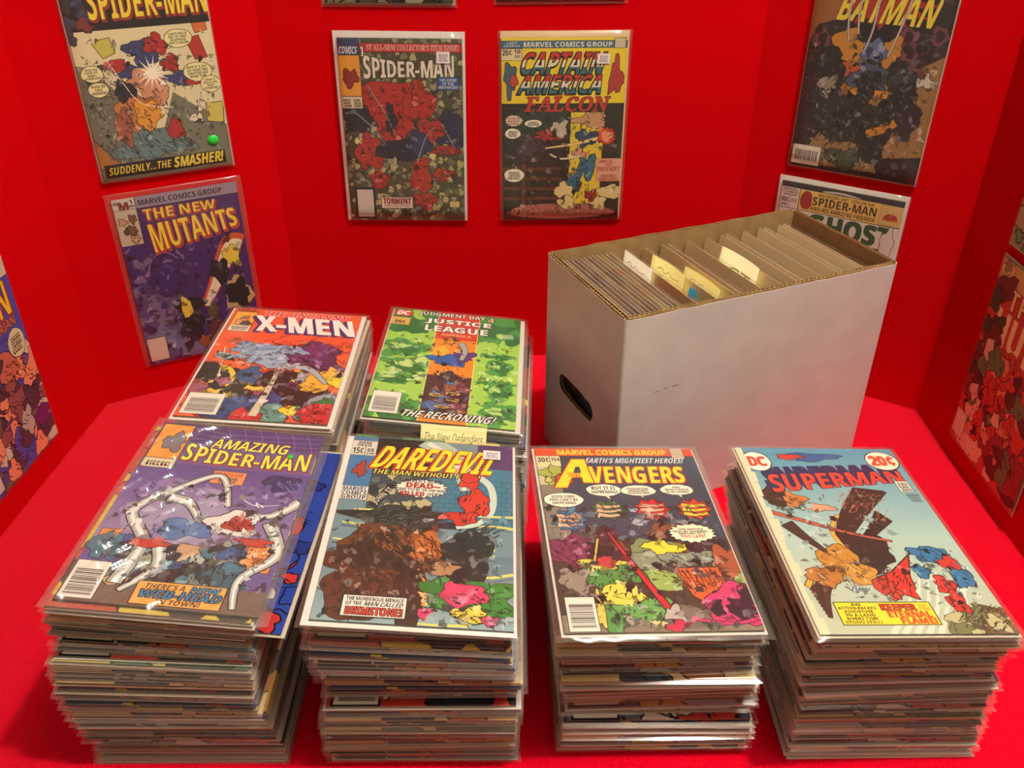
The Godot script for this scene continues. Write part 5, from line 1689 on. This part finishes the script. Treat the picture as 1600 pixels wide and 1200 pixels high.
	pile({"n": 41, "y": 0.170, "at": Vector2(0.338, 0.627), "x": [[0.0, 0.3475], [0.02, 0.346], [0.05, 0.3415], [0.07, 0.3495], [0.1, 0.339], [0.12, 0.337], [0.135, 0.340], [0.15, 0.3455], [0.17, 0.339]], "z": [[0.0, 0.620], [0.19, 0.622]],
		"tilt": [[0.0, 0.0], [0.35, 0.6], [0.45, -0.8], [0.6, 0.8], [1.0, 3.3]], "turn": [[0.0, 0.0], [1.0, 2.7]], "group": "pile under the pale teal cover",
		"odd": {4: {"cover": cover_speckled(62, c8(206, 206, 60), [c8(226, 220, 80), c8(150, 170, 50), c8(190, 180, 50)]), "label": "bagged comic with lime yellow cover near the top of the teal comic's pile"},
			18: {"shift": 0.006, "cover": cover_speckled(63, c8(70, 40, 140), [c8(50, 30, 110), c8(90, 60, 160), c8(40, 26, 80)]), "label": "bagged comic with deep purple cover in the pile under the teal comic"}},
		"pile": "pile under the pale teal comic", "top_label": "bagged comic with pale teal cover, arched red title and worn spine, topping its pile",
		"top": {"t": 0.0024, "cover": cover_teal_sky(), "w": 0.172, "h": 0.2605, "board": [0.1755, 0.2645], "bag": [0.184, 0.273], "fine": 14, "amp": 0.0006, "sd": 36}})
	# card tucked under the green comic, hanging down in front of its pile
	var n := thing("index_card", "yellow card with handwriting tucked under the green comic", "card", Transform3D(Basis(Vector3.BACK, -0.085) * Basis(Vector3.RIGHT, -0.4), Vector3(-0.056, 0.1455, 0.4775)))
	part("paper", card_mesh(0.072, 0.036, 0.0006), written(["The New Defenders"], c8(236, 228, 160), c8(120, 116, 84), 480, 220, [0.05, 0.18, 0.95, 0.62]), n)

func wall_comics() -> void:
	var g := "comics pinned on the red display board"
	var dl := LC - LO
	pinned(LO, dl, 0.304 - 0.148, 0.047, 0.0, "bagged comic with purple cover in an oversized clear sleeve, pinned on red", g, {"t": 0.0024, "cover": cover_purple_flame(), "w": 0.168, "h": 0.257, "dz": 0.003, "board": null, "bag": [0.184, 0.268], "fine": 10, "amp": 0.0012, "sd": 41})
	pinned(LO, dl, 0.304 - 0.149, 0.3295, 0.0, "bagged comic with cream cover, black title band and green dot sticker, pinned to the board", g, {"t": 0.0026, "cover": cover_falling_car(), "w": 0.171, "h": 0.26, "board": [0.1745, 0.264], "bag": [0.178, 0.268], "fine": 8, "amp": 0.0004, "sd": 42, "stickers": [dot_sticker(0.0075, Vector3(0.064, 0, 0.094))]})
	var dc := RC - LC
	pinned(LC, dc, 0.185, 0.2355, -0.7, "bagged comic with olive cell pattern, red shards and white border, pinned to the board", g, {"t": 0.0026, "cover": cover_olive_cells(), "w": 0.1685, "h": 0.2575, "dx": 0.0008, "dz": 0.004, "board": [0.1775, 0.267], "board_mat": mat(c8(238, 234, 226), 0.6), "bag": [0.179, 0.2685], "fine": 8, "amp": 0.0005, "sd": 43, "stickers": [price_sticker(0.018, 0.015, Vector3(0.059, 0, -0.101))]})
	pinned(LC, dc, 0.411, 0.2355, 0.3, "bagged comic with yellow title block over a dark picture, pinned to the board", g, {"t": 0.0024, "cover": cover_yellow_head(), "w": 0.171, "h": 0.2585, "dx": -0.001, "dz": 0.004, "board": [0.1745, 0.267], "board_mat": mat(c8(226, 196, 150), 0.6), "bag": [0.181, 0.269], "fine": 8, "amp": 0.0006, "sd": 44, "stickers": [price_sticker(0.017, 0.013, Vector3(0.053, 0, -0.098))]})
	pinned(LC, dc, 0.178, 0.534, -0.5, "bagged comic pinned above the olive cell-patterned one", g, {"t": 0.0026, "cover": cover_speckled(51, c8(70, 66, 56), [c8(110, 104, 84), c8(50, 46, 44), c8(140, 136, 110)]), "board": [0.1745, 0.2655], "bag": [0.18, 0.269], "sd": 2})
	pinned(LC, dc, 0.402, 0.537, 0.5, "bagged comic pinned above the yellow-titled one", g, {"t": 0.0024, "cover": cover_speckled(52, c8(40, 30, 30), [c8(60, 40, 36), c8(30, 26, 26), c8(80, 60, 50)]), "board": null, "bag": [0.178, 0.268], "sd": 3})
	var dr := RO - RC
	pinned(RC, dr, 0.147, 0.3285, 0.0, "bagged comic with dark brick-wall cover and barcode, pinned to the board above the box", g, {"t": 0.0028, "cover": cover_dark_wall(), "w": 0.169, "h": 0.259, "board": [0.171, 0.262], "bag": [0.174, 0.266], "fine": 8, "amp": 0.0004, "sd": 45})
	pinned(RC, dr, 0.142, 0.0475, 0.0, "bagged comic with yellow banner and big green lettering, pinned behind the box", g, {"t": 0.0026, "cover": cover_broadcast_banner(), "w": 0.168, "h": 0.256, "dx": 0.0, "dz": 0.002, "board": [0.177, 0.266], "board_mat": mat(c8(238, 234, 226), 0.6), "bag": [0.18, 0.268], "fine": 8, "amp": 0.0004, "sd": 46})
	var dlo := LO - LEND
	pinned(LEND, dlo, 0.422 - 0.134 - 0.089, 0.0405, 0.0, "bagged comic with blue brawl cover and yellow title, pinned low on the outer panel", g, {"t": 0.0026, "cover": cover_blue_brawl(), "w": 0.17, "h": 0.259, "board": [0.1745, 0.2655], "bag": [0.178, 0.268], "sd": 1})
	var dro := REND - RO
	pinned(RO, dro, 0.100 + 0.089, 0.030, 0.0, "bagged comic with dark red brawl cover, pinned low on the shaded outer panel", g, {"t": 0.0026, "cover": cover_red_brawl(), "w": 0.17, "h": 0.259, "board": [0.1745, 0.2655], "bag": [0.178, 0.268], "sd": 2})
	pinned(RO, dro, 0.100 + 0.089, 0.308, 0.0, "bagged comic pinned above the dark red brawl cover on the shaded outer panel", g, {"t": 0.0026, "cover": cover_speckled(53, c8(160, 146, 110), [c8(110, 114, 80), c8(186, 156, 120), c8(120, 150, 104)]), "board": [0.1745, 0.2655], "bag": [0.178, 0.268], "sd": 3})

func box_contents() -> void:
	var g := "comics filed upright in the white box"
	# place along the box of the upper edge, lean to the far end (degrees)
	var rows := []
	for i in 12:
		rows.append([-0.1785 + i * 0.0062 + rng.randf_range(0.0, 0.0007), 0.2 + i * 0.2])
	rows.append_array([[-0.087, 4.5], [-0.058, 6.5], [-0.030, 8.0], [-0.022, 8.0], [0.008, 8.5], [0.038, 9.0], [0.062, 9.5], [0.070, 9.5], [0.098, 10.0], [0.125, 10.0], [0.133, 10.0], [0.158, 10.5], [0.166, 10.5]])
	for i in rows.size():
		var lean := deg_to_rad(rows[i][1])
		var hh := 0.135
		var b := Basis(Vector3(0, 0, -1), Vector3(1, 0, 0), Vector3(0, -1, 0))
		var tip := Basis(Vector3.BACK, -lean)
		var foot := Vector3(rows[i][0] - sin(lean) * 0.27, 0.0037, rng.randf_range(-0.0012, 0.0012))
		var xf := Transform3D(tip * b, foot + tip * Vector3(0, hh + 0.001, 0))
		var s := {"t": [0.0019, 0.0022, 0.0025][rng.randi() % 3], "cover": generic_covers[rng.randi() % generic_covers.size()], "sd": rng.randi() % 4, "bag": [0.1815, 0.2715], "board": [0.1735, 0.264], "dz": 0.002, "fine": 5, "amp": 0.0008}
		s.cover = generic_covers[[5, 9, 5, 2, 5, 7][rng.randi() % 6]]
		var label := "bagged comic filed upright in the white box, %s from the hand-hole end" % ordinal(i + 1)
		if i == rows.size() - 3:
			s.cover = generic_covers[3]
		s.board_mat = M.old_board if i > 11 or rng.randf() < 0.6 else board_mats[2]
		if i == 0:  # filed the other way round: its dark cover faces the hand hole
			s.cover = generic_covers[8]
			xf = Transform3D(tip * Basis(Vector3(0, 0, 1), Vector3(-1, 0, 0), Vector3(0, -1, 0)), xf.origin + Vector3(0.0036, 0, 0))
		comic("bagged_comic", label, g, BOX * xf, s)
	# handwritten cards standing between them
	var cards := [[-0.0915, 4.5, -0.045, 0.068, 0.0, 0.272, [], c8(244, 240, 214), "white card standing first among the filed comics in the box"], [-0.0625, 6.5, -0.012, 0.074, 0.006, 0.273, [], c8(236, 226, 140), "curved yellow card standing in the box beside the blue tab"], [-0.0345, 8.0, 0.02, 0.076, 0.004, 0.266, [], c8(222, 208, 124), "duller yellow card standing low in the box"], [0.0335, 9.0, 0.0, 0.078, 0.004, 0.274, ["CT"], c8(246, 238, 184), "bright cream card with two large handwritten letters standing in the box"]]
	for c in cards:
		var lean := deg_to_rad(c[1])
		var tip := Basis(Vector3.BACK, -lean) * Basis(Vector3.UP, -PI / 2)
		var xf := Transform3D(tip, Vector3(c[0] - sin(lean) * 0.27, 0.0042, c[2]))
		var n := thing("index_card", c[8], "card", BOX * xf)
		part("paper", card_mesh(c[3], c[5], c[4]), written(c[6], c[7], c8(120, 112, 76), 200, 640, [0.2, 0.06, 0.8, 0.15]), n)
	var lean := deg_to_rad(5.0)
	var tip := Basis(Vector3.BACK, -lean) * Basis(Vector3.UP, -PI / 2)
	var q := thing("page_tab", "small bright blue paper tab on a filed comic in the box", "tab", BOX * Transform3D(tip, Vector3(-0.0665, 0.245, 0.04)))
	part("tab", card_mesh(0.014, 0.022, 0.001), M.blue, q)
